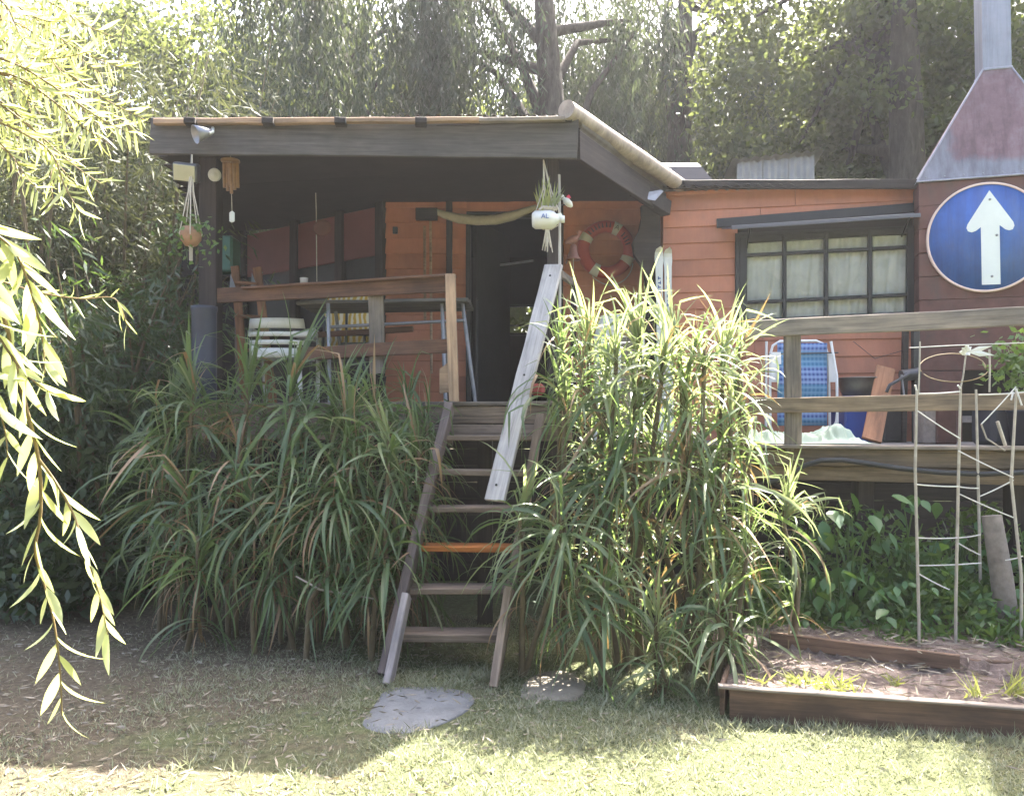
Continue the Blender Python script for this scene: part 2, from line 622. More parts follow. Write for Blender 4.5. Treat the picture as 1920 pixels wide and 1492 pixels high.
# ------------------------------------------------------------------ the ground
def gz(x, y):
    """height of the ground"""
    h = .012 * np.sin(x * 1.7 + y * .6) + .010 * np.sin(y * 2.3 - x * .8 + 1) + .006 * np.sin(x * 5.1 + y * 4.3)
    bed = np.clip((x - 1.2) / .5, 0, 1) * np.clip((y - 5.0) / .6, 0, 1) * np.clip((9 - y) / 1.5, 0, 1) * .16
    far = np.clip((y - 10) / 30, 0, 1) * .6
    return h * np.clip(1 - (np.abs(y) - 14) / 10, 0, 1) + bed + far


def axis(lo, hi, step, far, n):
    a = np.arange(lo, hi + 1e-6, step)
    t = np.linspace(0, 1, n + 1)[1:] ** 2.2
    return np.concatenate([(lo - t * (far + lo if lo > 0 else far))[::-1], a, hi + t * far])


gx, gy = axis(-6, 6, .08, 90, 14), axis(1.0, 9, .08, 90, 14)
GX, GY = np.meshgrid(gx, gy)
GV = np.stack([GX.ravel(), GY.ravel(), gz(GX, GY).ravel()], 1)
nx, ny = len(gx), len(gy)
ii = (np.arange(ny - 1)[:, None] * nx + np.arange(nx - 1)[None, :]).ravel()
GF = np.stack([ii, ii + 1, ii + nx + 1, ii + nx], 1)
ground = put(bpy.data.objects.new('ground', mesh_np('ground', GV, GF, M['ground'], True)))
tag(ground, kind='structure')


# ------------------------------------------------------------------ cabin
ZR = 1.42      # floor of the side deck
ZP = 1.75      # floor of the porch deck
cabin = thing('wooden_cabin', 'orange clapboard cabin with dark porch roof above the two decks', 'cabin', (0, 8.2, 0))


def claps(a, b, z0, z1, holes=(), mat='clap', pitch=.157):
    """horizontal boards along the wall line a-b (2D), holes = (s0, s1, z0, z1) in metres along the wall"""
    a, b = V((*a, 0)), V((*b, 0))
    L = (b - a).length
    d = (b - a) / L
    nrm = V((d.y, -d.x, 0))
    z = z0
    while z < z1 - .02:
        h = min(pitch, z1 - z)
        segs = [(0, L)]
        for (s0, s1, h0, h1) in holes:
            if z + h > h0 + .02 and z < h1 - .02:
                new = []
                for (u, v) in segs:
                    if s0 > u: new.append((u, min(v, s0)))
                    if s1 < v: new.append((max(u, s1), v))
                segs = [q for q in new if q[1] - q[0] > .02]
        cut = []
        for (u, v) in segs:
            if v - u > 1.3:
                j = u + (v - u) * R.uniform(.3, .7)
                cut += [(u, j - .001), (j + .001, v)]
            else: cut.append((u, v))
        for (u, v) in cut:
            p, q = a + d * (u + .001) + V((0, 0, z + h / 2)), a + d * (v - .001) + V((0, 0, z + h / 2))
            plank('wall_board', p, q, h + .012, .018, M[mat], cabin, wob=.0015, seg=2, tilt=-.085)
        z += pitch
    # backing sheet so that no light leaks between boards
    return nrm


# wall pieces behind the porch (seen from the left): receding panelled wall, wall beside the door, wall with the life ring
A2, B2 = at(465, 0, 9.5), at(720, 0, 8.2)
claps((B2.x, 8.2), (at(838, 0, 8.2).x, 8.2), ZP, 3.86)
claps((at(848, 0, 8.2).x, 8.2), (at(875, 0, 8.2).x, 8.2), ZP, 3.86)
claps((at(875, 0, 8.2).x, 8.2), (at(1052, 0, 8.2).x, 8.2), 3.70, 3.86)
claps((at(1052, 0, 8.2).x, 8.2), (1.56, 8.2), ZR, 3.86)
RA, RB = (1.453, 7.7), (3.70, 7.3)
# right wall with the window
WL = math.hypot(RB[0] - RA[0], RB[1] - RA[1])
RD = V(((RB[0] - RA[0]) / WL, (RB[1] - RA[1]) / WL, 0))
RNRM = V((RD.y, -RD.x, 0))


def rw(px, py, off=0.0):
    """point on the right wall seen at photo pixel px, py; off metres out of it. Returns s (along), z and the point"""
    k = (px - CX) / F
    # x = k*y ; wall: (x,y) = RA + s*RD
    s = (k * RA[1] - RA[0]) / (RD.x - k * RD.y)
    y = RA[1] + s * RD.y
    z = EYE + (HY - py) * y / F
    return s, z, V((RA[0] + s * RD.x, y, z)) + RNRM * off


ws0, wz0, _ = rw(1383, 612)
ws1, wz1, _ = rw(1713, 436)
claps(RA, RB, ZR, 3.80, [(ws0, ws1, wz0, wz1)])
bk = MB()
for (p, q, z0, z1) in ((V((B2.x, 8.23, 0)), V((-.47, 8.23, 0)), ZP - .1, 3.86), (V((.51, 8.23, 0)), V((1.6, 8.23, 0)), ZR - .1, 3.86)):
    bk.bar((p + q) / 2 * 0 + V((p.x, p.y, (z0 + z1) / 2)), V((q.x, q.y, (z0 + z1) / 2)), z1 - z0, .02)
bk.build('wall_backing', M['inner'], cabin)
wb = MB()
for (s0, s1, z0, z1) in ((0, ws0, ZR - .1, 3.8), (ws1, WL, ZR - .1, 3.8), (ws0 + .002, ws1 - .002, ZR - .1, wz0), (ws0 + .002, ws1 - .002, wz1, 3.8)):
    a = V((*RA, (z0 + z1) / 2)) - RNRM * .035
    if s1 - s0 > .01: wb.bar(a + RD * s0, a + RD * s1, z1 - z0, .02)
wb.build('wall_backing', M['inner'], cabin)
MB().bar((1.50, 8.19, 2.6), (1.475, 7.74, 2.6), 2.4, .02).build('wall_return', M['clap'], cabin)

# receding panelled wall on the left of the porch
d2 = (B2 - A2); d2.z = 0
L2 = d2.length
u2 = d2 / L2
n2 = V((u2.y, -u2.x, 0))
a2 = V((A2.x, A2.y, 0))


def lw(s, z, off=0): return a2 + u2 * s + n2 * off + V((0, 0, z))


for (s0, s1) in ((0.0, .36), (.41, .69), (.74, .97)):
    plank('wall_panel', lw(s0 * L2, 3.56), lw(s1 * L2, 3.56), .50, .02, M['redpanel'], cabin, seg=2)
for s in (.385, .715, .985, -.03):
    plank('wall_post', lw(s * L2, ZP, .012), lw(s * L2, 3.85, .012), .11, .07, M['dark_wood'], cabin, up=u2)
MB().bar(lw(-.1, 2.95, -.04), lw(L2, 2.95, -.04), .75, .02).build('dark_glazing', M['blackframe'], cabin)
for k in range(6):
    z = ZP + .07 + k * .14
    plank('wall_board', lw(0, z, -.02), lw(L2 * .98, z, -.02), .145, .02, M['dark_wood'], cabin, seg=2)
plank('window_sill', lw(-.05, 2.6, .03), lw(L2, 2.6, .03), .05, .1, M['dark_wood'], cabin)
MB().bar((A2.x, A2.y, 2.8), (A2.x - .9, A2.y + .2, 2.8), 2.2, .03).build('wall_return', M['inner'], cabin)

# door opening: jambs, lintel, dark room behind with a small window in its back wall
dx0, dx1 = at(875, 0, 8.2).x, at(1032, 0, 8.2).x
plank('door_jamb', (at(843, 0, 8.2).x, 8.17, ZP), (at(843, 0, 8.2).x, 8.17, 3.84), .06, .07, M['dark_wood'], cabin, up=(1, 0, 0))
plank('door_jamb', (dx0 + .02, 8.20, ZP), (dx0 + .02, 8.20, 3.7), .05, .09, M['blackframe'], cabin, up=(1, 0, 0))
plank('door_jamb', (dx1 + .06, 8.20, ZP), (dx1 + .06, 8.20, 3.85), .14, .09, M['dark_wood'], cabin, up=(1, 0, 0))
plank('door_lintel', (dx0, 8.2, 3.71), (dx1 + .1, 8.2, 3.71), .06, .08, M['blackframe'], cabin)
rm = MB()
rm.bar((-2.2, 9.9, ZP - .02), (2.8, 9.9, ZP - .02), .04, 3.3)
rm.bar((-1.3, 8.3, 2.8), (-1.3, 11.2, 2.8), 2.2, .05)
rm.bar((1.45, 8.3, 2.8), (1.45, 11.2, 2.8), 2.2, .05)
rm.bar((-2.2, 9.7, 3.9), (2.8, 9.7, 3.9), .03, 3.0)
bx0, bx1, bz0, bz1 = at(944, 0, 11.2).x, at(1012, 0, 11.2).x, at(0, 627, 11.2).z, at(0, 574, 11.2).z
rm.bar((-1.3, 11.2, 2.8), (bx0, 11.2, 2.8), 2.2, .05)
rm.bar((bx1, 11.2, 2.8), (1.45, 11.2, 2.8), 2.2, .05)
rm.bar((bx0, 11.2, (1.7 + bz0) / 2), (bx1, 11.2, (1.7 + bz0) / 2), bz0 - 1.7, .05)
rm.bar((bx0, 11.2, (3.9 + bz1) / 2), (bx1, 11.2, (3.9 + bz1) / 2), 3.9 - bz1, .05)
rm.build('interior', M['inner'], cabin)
wfr = MB()
for z in (bz0, bz1): wfr.bar((bx0, 11.16, z), (bx1, 11.16, z), .035, .04)
for x in (bx0, bx1): wfr.bar((x, 11.16, bz0 - .0175), (x, 11.16, bz1 + .0175), .035, .04, up=(1, 0, 0))
wfr.bar((bx0, 11.16, bz0 + .12), (bx1, 11.16, bz0 + .12), .02, .03)
wfr.build('window', M['blackframe'], cabin)
# half-open dark door leaf with a rail of worn metal
dr = plank('door', (dx0 + .08, 8.27, 2.72), (dx0 + .42, 9.0, 2.72), 1.9, .04, M['blackframe'], cabin, seg=2)
MB().tube([at(938, 497, 8.6), at(1000, 489, 8.4)], .012, 6).build('push_bar', M['steel'], dr)
plank('door_jamb', at(895, 560, 8.1), at(893, 744, 8.1), .025, .025, M['darksteel'], cabin, up=(1, 0, 0))

# ---- window in the right wall
wm = MB()
sg = (ws1 - ws0)
cols = [1393, 1470, 1548, 1630, 1706]
rows_l = [452, 480, 568, 604]
rows_r = [434, 464, 553, 590]


def wpt(i, j, off):
    """lattice point of the window: column i (0..4), row j (0..3)"""
    t = (cols[i] - cols[0]) / (cols[-1] - cols[0])
    return rw(cols[i], rows_l[j] * (1 - t) + rows_r[j] * t, off)[2]


for j in range(4):
    wd = .03 if j in (1, 2) else .05
    wm.bar(wpt(0, j, .012), wpt(4, j, .012), wd, .05)
for i in range(5):
    wd = .035 if 0 < i < 4 else .07
    wm.bar(wpt(i, 0, .016) + V((0, 0, .03)), wpt(i, 3, .016) - V((0, 0, .03)), wd, .055, up=RD)
# outer casing that fills the rectangular hole around the slightly skewed sash
c0, c1 = rw(1383, 612)[2], rw(1713, 436)[2]
for z0, z1 in ((wz0 - .02, wpt(0, 3, 0).z + .0), (wpt(0, 0, 0).z, wz1 + .06)):
    wm.bar(V((c0.x, c0.y, (z0 + z1) / 2)), V((c1.x, c1.y, (z0 + z1) / 2)), abs(z1 - z0), .03)
for i, o in ((0, -.03), (4, .03)):
    p = wpt(i, 0, 0)
    wm.bar(V((p.x + o, p.y - .005, wz0 - .02)), V((p.x + o, p.y - .005, wz1 + .05)), .09, .05, up=RD)
window = wm.build('window', M['blackframe'], cabin)
for i in range(4):
    for j in range(3):
        q = [wpt(i, j, .005), wpt(i + 1, j, .005), wpt(i + 1, j + 1, .005), wpt(i, j + 1, .005)]
        MB().prism(q, -RNRM * .004).build('pane', M['glass'], window)
# curtains hang behind the glass, one per column, gathered in uneven folds
for i in range(4):
    vs, fs = [], []
    n, mm = 18, 10
    for r in range(mm + 1):
        for c in range(n + 1):
            s = i + c / n
            t = (s - i)
            top, bot = wpt(i, 0, 0).lerp(wpt(i + 1, 0, 0), t), wpt(i, 3, 0).lerp(wpt(i + 1, 3, 0), t)
            p = top.lerp(bot, r / mm)
            p -= RNRM * (.04 + .018 * math.sin(c * 1.35 + i * 2 + .3 * r) + .012 * math.sin(c * .6 + r * .9 + i))
            vs.append(p)
    for r in range(mm):
        for c in range(n):
            fs.append([r * (n + 1) + c, r * (n + 1) + c + 1, (r + 1) * (n + 1) + c + 1, (r + 1) * (n + 1) + c])
    MB().add(vs, fs, True).build('curtain', M['curtain'], window)
wback = MB()
a, b = rw(1375, 520, -.25)[2], rw(1722, 520, -.25)[2]
wback.bar(a, b, 1.6, .02)
wback.build('interior', M['inner'], cabin)

# window awning: a flat flap on a batten
aw = thing('window_awning', 'slate grey sheet awning tilted above the gridded window', 'awning', rw(1530, 420)[2])
plank('batten', rw(1343, 421, .03)[2], rw(1710, 392, .03)[2], .085, .04, M['blackframe'], aw)
q = [rw(1352, 430, .06)[2], rw(1708, 402, .06)[2], rw(1706, 419, .30)[2], rw(1366, 441, .30)[2]]
MB().prism(q, V((0, 0, -.012))).build('flap', M['awning'], aw)
MB().bar(q[3], q[2], .035, .012).build('lip', M['awning'], aw)
for px, py in ((1400, 446), (1690, 424)):
    MB().tube([rw(px, py + 20, .01)[2], rw(px, py - 6, .26)[2]], .008, 6).build('stay', M['darksteel'], aw)

# ---- roofs
def bil(c, u, v):
    return (V(c[0]) * (1 - u) + V(c[1]) * u) * (1 - v) + (V(c[3]) * (1 - u) + V(c[2]) * u) * v


def corrugated(name, c, waves, amp, mat, parent, nv=4):
    """corners c: front-left, front-right, back-right, back-left"""
    n = waves * 6
    vs, fs = [], []
    for j in range(nv + 1):
        for i in range(n + 1):
            p = bil(c, i / n, j / nv)
            p.z += amp * math.sin(i / 6 * 2 * math.pi) + R.uniform(-.001, .001)
            vs.append(p)
    for j in range(nv):
        for i in range(n):
            k = j * (n + 1) + i
            fs.append([k, k + 1, k + n + 2, k + n + 1])
    return MB().add(vs, fs, True).build(name, mat, parent)


FL, FR = V((-2.86, 6.28, 3.99)), V((.44, 5.86, 3.86))
PBR, PBL = V((1.84, 8.1, 3.93)), V((-3.7, 9.7, 4.0))
pcs = 5
for k in range(pcs):
    u0, u1 = k / pcs, (k + 1) / pcs + .012
    cc = [bil((FL, FR, PBR, PBL), min(u0, 1), 0), bil((FL, FR, PBR, PBL), min(u1, 1), 0), bil((FL, FR, PBR, PBL), min(u1, 1), 1), bil((FL, FR, PBR, PBL), min(u0, 1), 1)]
    for c_ in cc: c_.z += -.02 + .006 * (k % 2)
    corrugated('roof_sheet', cc, 9, .012, M['roofm'], cabin)
# ceiling boards under the porch roof
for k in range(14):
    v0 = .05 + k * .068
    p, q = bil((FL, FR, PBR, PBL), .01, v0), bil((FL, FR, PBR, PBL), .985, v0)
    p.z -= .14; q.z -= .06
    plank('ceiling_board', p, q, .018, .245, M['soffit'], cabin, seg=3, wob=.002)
# front fascia and the pale batten with debris along its top
plank('fascia', at(284, 256, 6.28), at(1083, 262, 5.90), .285, .04, M['fascia'], cabin, seg=8)
plank('batten', at(290, 229, 6.22), at(640, 227, 6.04), .045, .05, M['pale_wood'], cabin)
plank('batten', at(636, 227, 6.03), at(905, 226, 5.90), .035, .05, M['pale_wood'], cabin, wob=.004)
plank('batten', at(900, 226, 5.88), at(1060, 223, 5.82), .03, .05, M['grey_wood'], cabin, wob=.004)
for px in (505, 640, 790, 360):
    p = at(px, 231, 6.2 - (px - 290) * .0005)
    MB().box(p + V((0, -.02, -.002)), (.085, .10, .045), rz=.1).build('rafter_end', M['dark_wood'], cabin)
# side fascia, roof roll and corner beam on the right
plank('fascia', at(1083, 272, 5.93), at(1247, 384, 7.72), .215, .04, M['dark_wood'], cabin)
rp = [(at(1062, 205, 5.83)).lerp(at(1303, 366, 8.0), t) for t in np.linspace(0, 1, 9)]
MB().tube(rp, [.068, .069, .066, .068, .07, .067, .069, .066, .064], 18).build('roof_roll', M['pipe'], cabin)
corrugated('roof_edge_strip', [at(1086, 248, 5.93), at(1092, 232, 5.9), at(1262, 352, 7.75), at(1246, 365, 7.75)], 1, .004, M['roofm'], cabin, 14)
MB().prism([at(1205, 372, 7.2), at(1228, 376, 7.25), at(1244, 358, 7.3), at(1238, 356, 7.3), at(1216, 360, 7.25)], (.004, .008, 0)).build('flashing', M['zinc'], cabin)
MB().bar(at(1190, 352, 7.2), at(1250, 392, 7.55), .14, .1).build('corner_beam', M['dark_wood'], cabin)
# flat roof over the right wing
fr0, fr1 = rw(1250, 353, .12)[2], rw(1722, 353, .12)[2]
plank('fascia', fr0, fr1, .085, .035, M['dark_wood'], cabin)
RTL, RTR = V((1.3, 7.56, 3.815)), V((3.78, 7.16, 3.735))
corrugated('roof_sheet', [RTL, RTR, V((3.78, 11.3, 3.98)), V((1.3, 11.3, 4.0))], 26, .012, M['roofm'], cabin)
corrugated('roof_sheet', [V((-1.6, 9.0, 4.02)), V((1.45, 8.05, 4.0)), V((1.45, 11.3, 4.05)), V((-1.6, 11.3, 4.06))], 26, .012, M['roofm'], cabin)

# posts
plank('post', at(395, 700, 6.85) + V((0, 0, -1.9)), at(395, 292, 6.85), .15, .15, M['dark_wood'], cabin, up=(1, 0, 0))
pt = plank('post', V((.315, 6.12, ZP - .6)), at(1037, 296, 6.12), .085, .09, M['dark_wood'], cabin, up=(1, 0, 0))
plank('sunlit_edge_strip', V((.364, 6.12, ZP - .6)), at(1048, 330, 6.12), .022, .095, M['white_plank'], pt, up=(1, 0, 0))  # pale strip standing in for sunlight on the post's side
# carved dark post at the corner beside the skis
cpol = [(1203, 385), (1238, 385), (1239, 470), (1236, 560), (1232, 820), (1212, 820), (1213, 560), (1208, 505), (1190, 478), (1186, 455), (1199, 430), (1204, 405)]
MB().prism([at(x, y, 7.66) for x, y in cpol], (0, .09, 0)).build('carved_post', M['dark_wood'], cabin)
# corner trim of the right wall and dark post beside the chimney
for px, w_ in ((1717, .05),):
    plank('corner_trim', rw(px, 830, .015)[2], rw(px, 360, .015)[2], w_, .04, M['blackframe'], cabin, up=RD)
# skirting below the floors
for k in range(10):
    z = .09 + k * .165
    plank('skirt_board', (-3.6, 8.05, z), (1.45, 7.95, z), .163, .02, M['dark_wood'], cabin, seg=2)
    if k < 8: plank('skirt_board', (1.45, 7.95, z), (5.6, 7.6, z), .163, .02, M['dark_wood'], cabin, seg=2)

# ------------------------------------------------------------------ porch deck with its railing
pd = thing('porch_deck', 'raised wooden porch deck with brown railing above the left plants', 'deck', (-1.2, 6.5, 0))
nb = 15
PF0, PF1 = V((-2.75, 6.85, ZP)), V((.42, 6.05, ZP))
for k in range(nb):
    y0 = k * .14
    p, q = PF0 + V((-.2 * k / nb, y0, -.012)), PF1 + V((0, y0, -.012))
    if q.y > 8.12: q.y = 8.12 + (k * .001)
    plank('deck_board', p, q, .024, .135, M['deck'], pd, seg=3)
fd = (PF1 - PF0).normalized()
plank('nosing', PF0 + V((0, -.085, -.012)), PF1 + V((.05, -.085, -.012)), .03, .05, M['grey_wood'], pd)
plank('fascia', PF0 + V((0, -.07, -.10)), PF1 + V((.03, -.07, -.10)), .135, .03, M['tread'], pd)
plank('fascia', PF0 + V((0, -.07, -.235)), PF1 + V((.03, -.07, -.235)), .125, .03, M['tread'], pd)
for s in (.03, .4, .8):
    p = PF0.lerp(PF1, s) + V((0, .15, 0))
    plank('support_post', V((p.x, p.y, -.05)), V((p.x, p.y, ZP - .03)), .12, .12, M['dark_wood'], pd, up=(1, 0, 0))
plank('support_post', V((.36, 6.2, -.05)), V((.36, 6.2, ZP - .03)), .12, .12, M['grey_wood'], pd, up=(1, 0, 0))
# railing
plank('top_rail', at(388, 556, 6.85), at(846, 532, 6.13), .125, .04, M['brown_rail'], pd, seg=6)
plank('rail_cap', at(460, 541, 6.72), at(852, 517, 6.10), .02, .11, M['brown_rail'], pd)
plank('bottom_rail', at(560, 664, 6.58), at(842, 648, 6.14), .105, .035, M['brown_rail'], pd)
plank('corner_post', at(851, 752, 6.08), at(844, 514, 6.08), .075, .07, M['pale_wood'], pd, up=(1, 0, 0))
plank('baluster', at(708, 700, 6.39), at(705, 545, 6.39), .115, .05, M['grey_wood'], pd, up=(1, 0, 0))
MB().prism([at(824, 692, 6.2), at(842, 678, 6.2), at(842, 735, 6.2), at(824, 738, 6.2)], (0, .03, 0)).build('gusset', M['pale_wood'], pd)
# short side rail from the door post back towards the wall
plank('side_rail', at(1050, 513, 6.2), at(1076, 531, 7.4), .06, .035, M['grey_wood'], pd)
plank('side_post', at(1075, 520, 7.3), at(1075, 800, 7.3), .05, .05, M['dark_wood'], pd, up=(1, 0, 0))

# ------------------------------------------------------------------ side deck on the right
sdk = thing('side_deck', 'low grey timber deck with two-rail fence under the round blue sign', 'deck', (3, 6, 0))


def sf(px, py, off=0):
    """point on the line of the side deck's front edge"""
    k = (px - CX) / F
    P0, P1 = V((1.79, 6.1, 0)), V((3.52, 5.5, 0))
    d = P1 - P0
    t = (P0.x - k * P0.y) / (k * d.y - d.x)
    p = P0 + d * t
    return V((p.x, p.y + off, EYE + (HY - py) * p.y / F))


E0, E1 = V((.62, 6.506, ZR)), V((4.39, 5.198, ZR))
ed = (E1 - E0).normalized()
en = V((-ed.y, ed.x, 0))
for k in range(12):
    p, q = E0 + en * (.07 + k * .14) + V((0, 0, -.0125)), E1 + en * (.07 + k * .14) + V((0, 0, -.0125))
    if k > 6: q = q - ed * .2
    plank('deck_board', p, q, .025, .134, M['deck'], sdk, seg=4)
plank('beam', E0 + V((0, 0, -.085)), E1 + V((0, 0, -.085)), .125, .05, M['beam'], sdk, seg=8)
plank('beam', E0 + V((0, .03, -.205)), E1 + V((0, .03, -.205)), .105, .05, M['beam'], sdk, seg=8)
plank('edge_board', E0 - en * .03 + V((0, 0, -.006)), E1 - en * .03 + V((0, 0, -.006)), .028, .075, M['grey_wood'], sdk, seg=8)
plank('top_rail', sf(1395, 619, -.05), sf(1990, 591, -.05), .128, .04, M['grey_wood'], sdk, seg=6)
plank('middle_rail', sf(1400, 761, -.05), sf(1990, 751, -.05), .115, .035, M['beam'], sdk, seg=6)
for px in (1487, 1180, 1985):
    plank('rail_post', sf(px, 845, -.005), sf(px - 2, 600, -.005), .118, .05, M['grey_wood'], sdk, up=(1, 0, 0))
for px in (1230, 1640, 1940):
    p = sf(px, 800, .2)
    plank('support_post', V((p.x, p.y, -.05)), V((p.x, p.y, ZR - .03)), .12, .12, M['dark_wood'], sdk, up=(1, 0, 0))

# ------------------------------------------------------------------ staircase
st = thing('staircase', 'steep open wooden stairs of six treads leading up to porch', 'stairs', (-.4, 5.2, 0))


def stair_x(z): return -.80 + .335 * z / 1.75


def stair_y(z): return 4.93 + 1.06 * z / 1.75


STW = .70
for side, x0 in ((0, 0), (1, STW)):
    z0, z1 = (0.0, 1.70) if side == 0 else (0.02, 1.62)
    p = V((stair_x(z0) + x0, stair_y(z0) + .06, z0 + .01))
    q = V((stair_x(z1) + x0, stair_y(z1) + .06, z1))
    plank('stringer', p, q, .17, .062, M['step_wood'] if side == 0 else M['tread'], st, up=(0, -1, .6), seg=8, wob=.004)
plank('sister_board', V((stair_x(0) + .045, 4.86, .0)), V((stair_x(.5) + .035, 5.10, .49)), .15, .045, M['step_pale'], st, up=(0, -1, .6))
plank('sister_board', V((stair_x(0) + STW - .01, 4.80, .0)), V((stair_x(.5) + STW - .02, 5.09, .53)), .14, .05, M['tread'], st, up=(0, -1, .6))
for i in range(1, 7):
    z = .25 * i
    y = 5.1 + .16 * (i - 1)
    x0 = stair_x(z) + .03
    m_ = 'tread_orange' if i == 3 else 'tread'
    th = .05 if i == 1 else .036
    plank('tread', V((x0, y + .09, z - th / 2 + R.uniform(-.004, .004))), V((x0 + STW - .06, y + .09 + R.uniform(-.01, .01), z - th / 2 + R.uniform(-.008, .004))), th, .2, M[m_], st, wob=.003)
    if i > 1:
        MB().bar((x0 + .02, y + .04, z - .06), (x0 + .02, y + .17, z - .06), .045, .035).build('cleat', M['step_wood'], st)
hp = plank('handrail_plank', at(927, 938, 5.28), at(1038, 498, 6.06), .14, .032, M['white_plank'], None, up=(1, -.25, .25), seg=8, wob=.003)
for t_ in (.06, .5, .95):
    q_ = at(927, 938, 5.28).lerp(at(1038, 498, 6.06), t_) + V((R.uniform(-.02, .02), -.02, .0))
    MB().lathe(q_, [(0, .004), (.007, .004), (.009, -.004), (0, -.004)], 8, M=Matrix.Translation(q_) @ Matrix.Rotation(math.radians(80), 4, 'X')).build('bolt', M['darksteel'], hp)
tag(hp, 'whitewashed plank nailed as a slanting handrail beside the stairs', 'handrail')

# ------------------------------------------------------------------ barbecue chimney
bc = thing('barbecue_chimney', 'red-brown boarded barbecue with galvanised hood and square flue', 'chimney', (3.99, 7.0, ZR))
zt = at(0, 345, 7.1).z
CO, CE, CN = V((3.60, 7.08, 0)), V((.963, -.268, 0)), V((.268, .963, 0))
CWD, CDP = 1.30, .52


def cp(u, v, z): return CO + CE * u + CN * v + V((0, 0, z))


def on_front(px, py, off=0.0):
    """point on the chimney's front face seen at photo pixel px, py"""
    k = (px - CX) / F
    o = CO + CN * off
    u = (k * o.y - o.x) / (CE.x - k * CE.y)
    p = o + CE * u
    return V((p.x, p.y, EYE + (HY - py) * p.y / F))


for k in range(11):
    z = ZR + (zt - ZR) * (k + .5) / 11
    h = (zt - ZR) / 11 - .004
    if z < 2.05:
        plank('board', cp(0, 0, z), cp(.34, 0, z), h, .03, M['chim'], bc, seg=2)
        plank('board', cp(CWD - .25, 0, z), cp(CWD, 0, z), h, .03, M['chim'], bc, seg=2)
    else:
        plank('board', cp(0, 0, z), cp(CWD, 0, z), h, .03, M['chim'], bc, seg=4)
    plank('board', cp(.015, .016, z), cp(.015, CDP, z), h, .03, M['chim'], bc, seg=2)
MB().bar(cp(.03, CDP - .03, (ZR + zt) / 2), cp(CWD, CDP - .03, (ZR + zt) / 2), zt - ZR, .05).build('firebox_back', M['inner'], bc)
plank('firebox_ledge', cp(.345, .2, 1.62), cp(CWD - .255, .2, 1.62), .06, .36, M['log'], bc)
FD = 7.08 - .268 * .72 + .20
tl, tr2 = at(1843, 131, FD), at(1897, 126, FD - .05)
hb = [cp(-.02, -.03, zt + .005), cp(CWD + .02, -.03, zt + .005), cp(CWD + .02, CDP, zt + .005), cp(-.02, CDP, zt + .005)]
ht = [tl, tr2, tr2 + CN * .24, tl + CN * .24]
hm = MB().add(hb + ht, [[0, 1, 5, 4], [1, 2, 6, 5], [2, 3, 7, 6], [3, 0, 4, 7]])
hood = hm.build('hood', M['hood'], bc, origin=cp(CWD / 2, 0, zt))
for a, b in ((0, 4), (1, 5)):
    MB().tube([hb[a], ht[a]], .008, 6).build('hood_seam', M['zinc'], hood)
MB().tube([hb[0], hb[1]], .008, 6).build('hood_rim', M['zinc'], hood)
for k in range(9):
    q_ = hb[0].lerp(hb[1], .04 + k * .115).lerp(ht[0].lerp(ht[1], .04 + k * .115), .035)
    MB().lathe(None, [(0, .004), (.006, .003), (.008, -.003)], 8, M=Matrix.Translation(q_) @ Matrix.Rotation(math.radians(70), 4, 'X')).build('rivet', M['steel'], hood)
up_ = [p + V((-.035, 0, 2.0)) for p in ht]
MB().add(ht + up_, [[0, 1, 5, 4], [1, 2, 6, 5], [2, 3, 7, 6], [3, 0, 4, 7]]).build('flue', M['zinc'], bc)
MB().bar(tl.lerp(ht[3], .5), tr2.lerp(ht[2], .5), .022, .262).build('flue_collar', M['zinc'], bc)

# ------------------------------------------------------------------ round traffic sign
sgc = on_front(1850, 445, -.035)
sk_ = sgc.y / F
sr = 103 * sk_
sg_ = thing('traffic_sign', 'round blue traffic sign with a white upward arrow on red-brown boards', 'sign', sgc)
yaw = Matrix.Rotation(math.atan2(CE.y, CE.x), 4, 'Z')
rot = Matrix.Translation(sgc) @ yaw @ Matrix.Rotation(math.radians(90), 4, 'X')
MB().lathe(None, [(0, -.012), (sr * .975, -.012), (sr * .975, .004), (0, .004)], 64, M=rot).build('disc', M['signblue'], sg_)
MB().lathe(None, [(sr * .958, .0045), (sr * .958, .008), (sr * .98, .010), (sr, .007), (sr, -.016), (sr * .97, -.016)], 64, M=rot).build('rim', M['signrim'], sg_)


def sp(px, py, o=-.0405): return on_front(px, py, o)


arrow_out = [(1855, 357), (1900, 416), (1902, 423), (1899, 430), (1892, 432), (1885, 430), (1874, 422), (1876, 533), (1841, 534), (1839, 426), (1830, 433), (1822, 436), (1815, 434), (1812, 428), (1814, 421)]
MB().prism([sp(x, y) for x, y in arrow_out], CN * -.002).build('arrow', M['signwhite'], sg_)
for x, y in ((1856, 374), (1869, 441), (1860, 518)):
    MB().lathe(None, [(0, .0), (.011, 0), (.011, .004), (.006, .006), (0, .006)], 10, M=Matrix.Translation(sp(x, y, -.0425)) @ yaw @ Matrix.Rotation(math.radians(90), 4, 'X')).build('bolt', M['steel'], sg_)

# ------------------------------------------------------------------ things on and around the porch
def arc(p, q, sag, n=12):
    p, q = V(p), V(q)
    return [p.lerp(q, t) + V((0, 0, -sag * 4 * t * (1 - t))) for t in np.linspace(0, 1, n)]


# life ring
lc = at(1137, 468, 8.08)
lr = thing('life_ring', 'red life ring with four cream bands hung on orange porch wall', 'life ring', lc)
LM = Matrix.Translation(lc) @ Matrix.Rotation(math.radians(90), 4, 'X')
RMAJ, RMIN = .232, .062


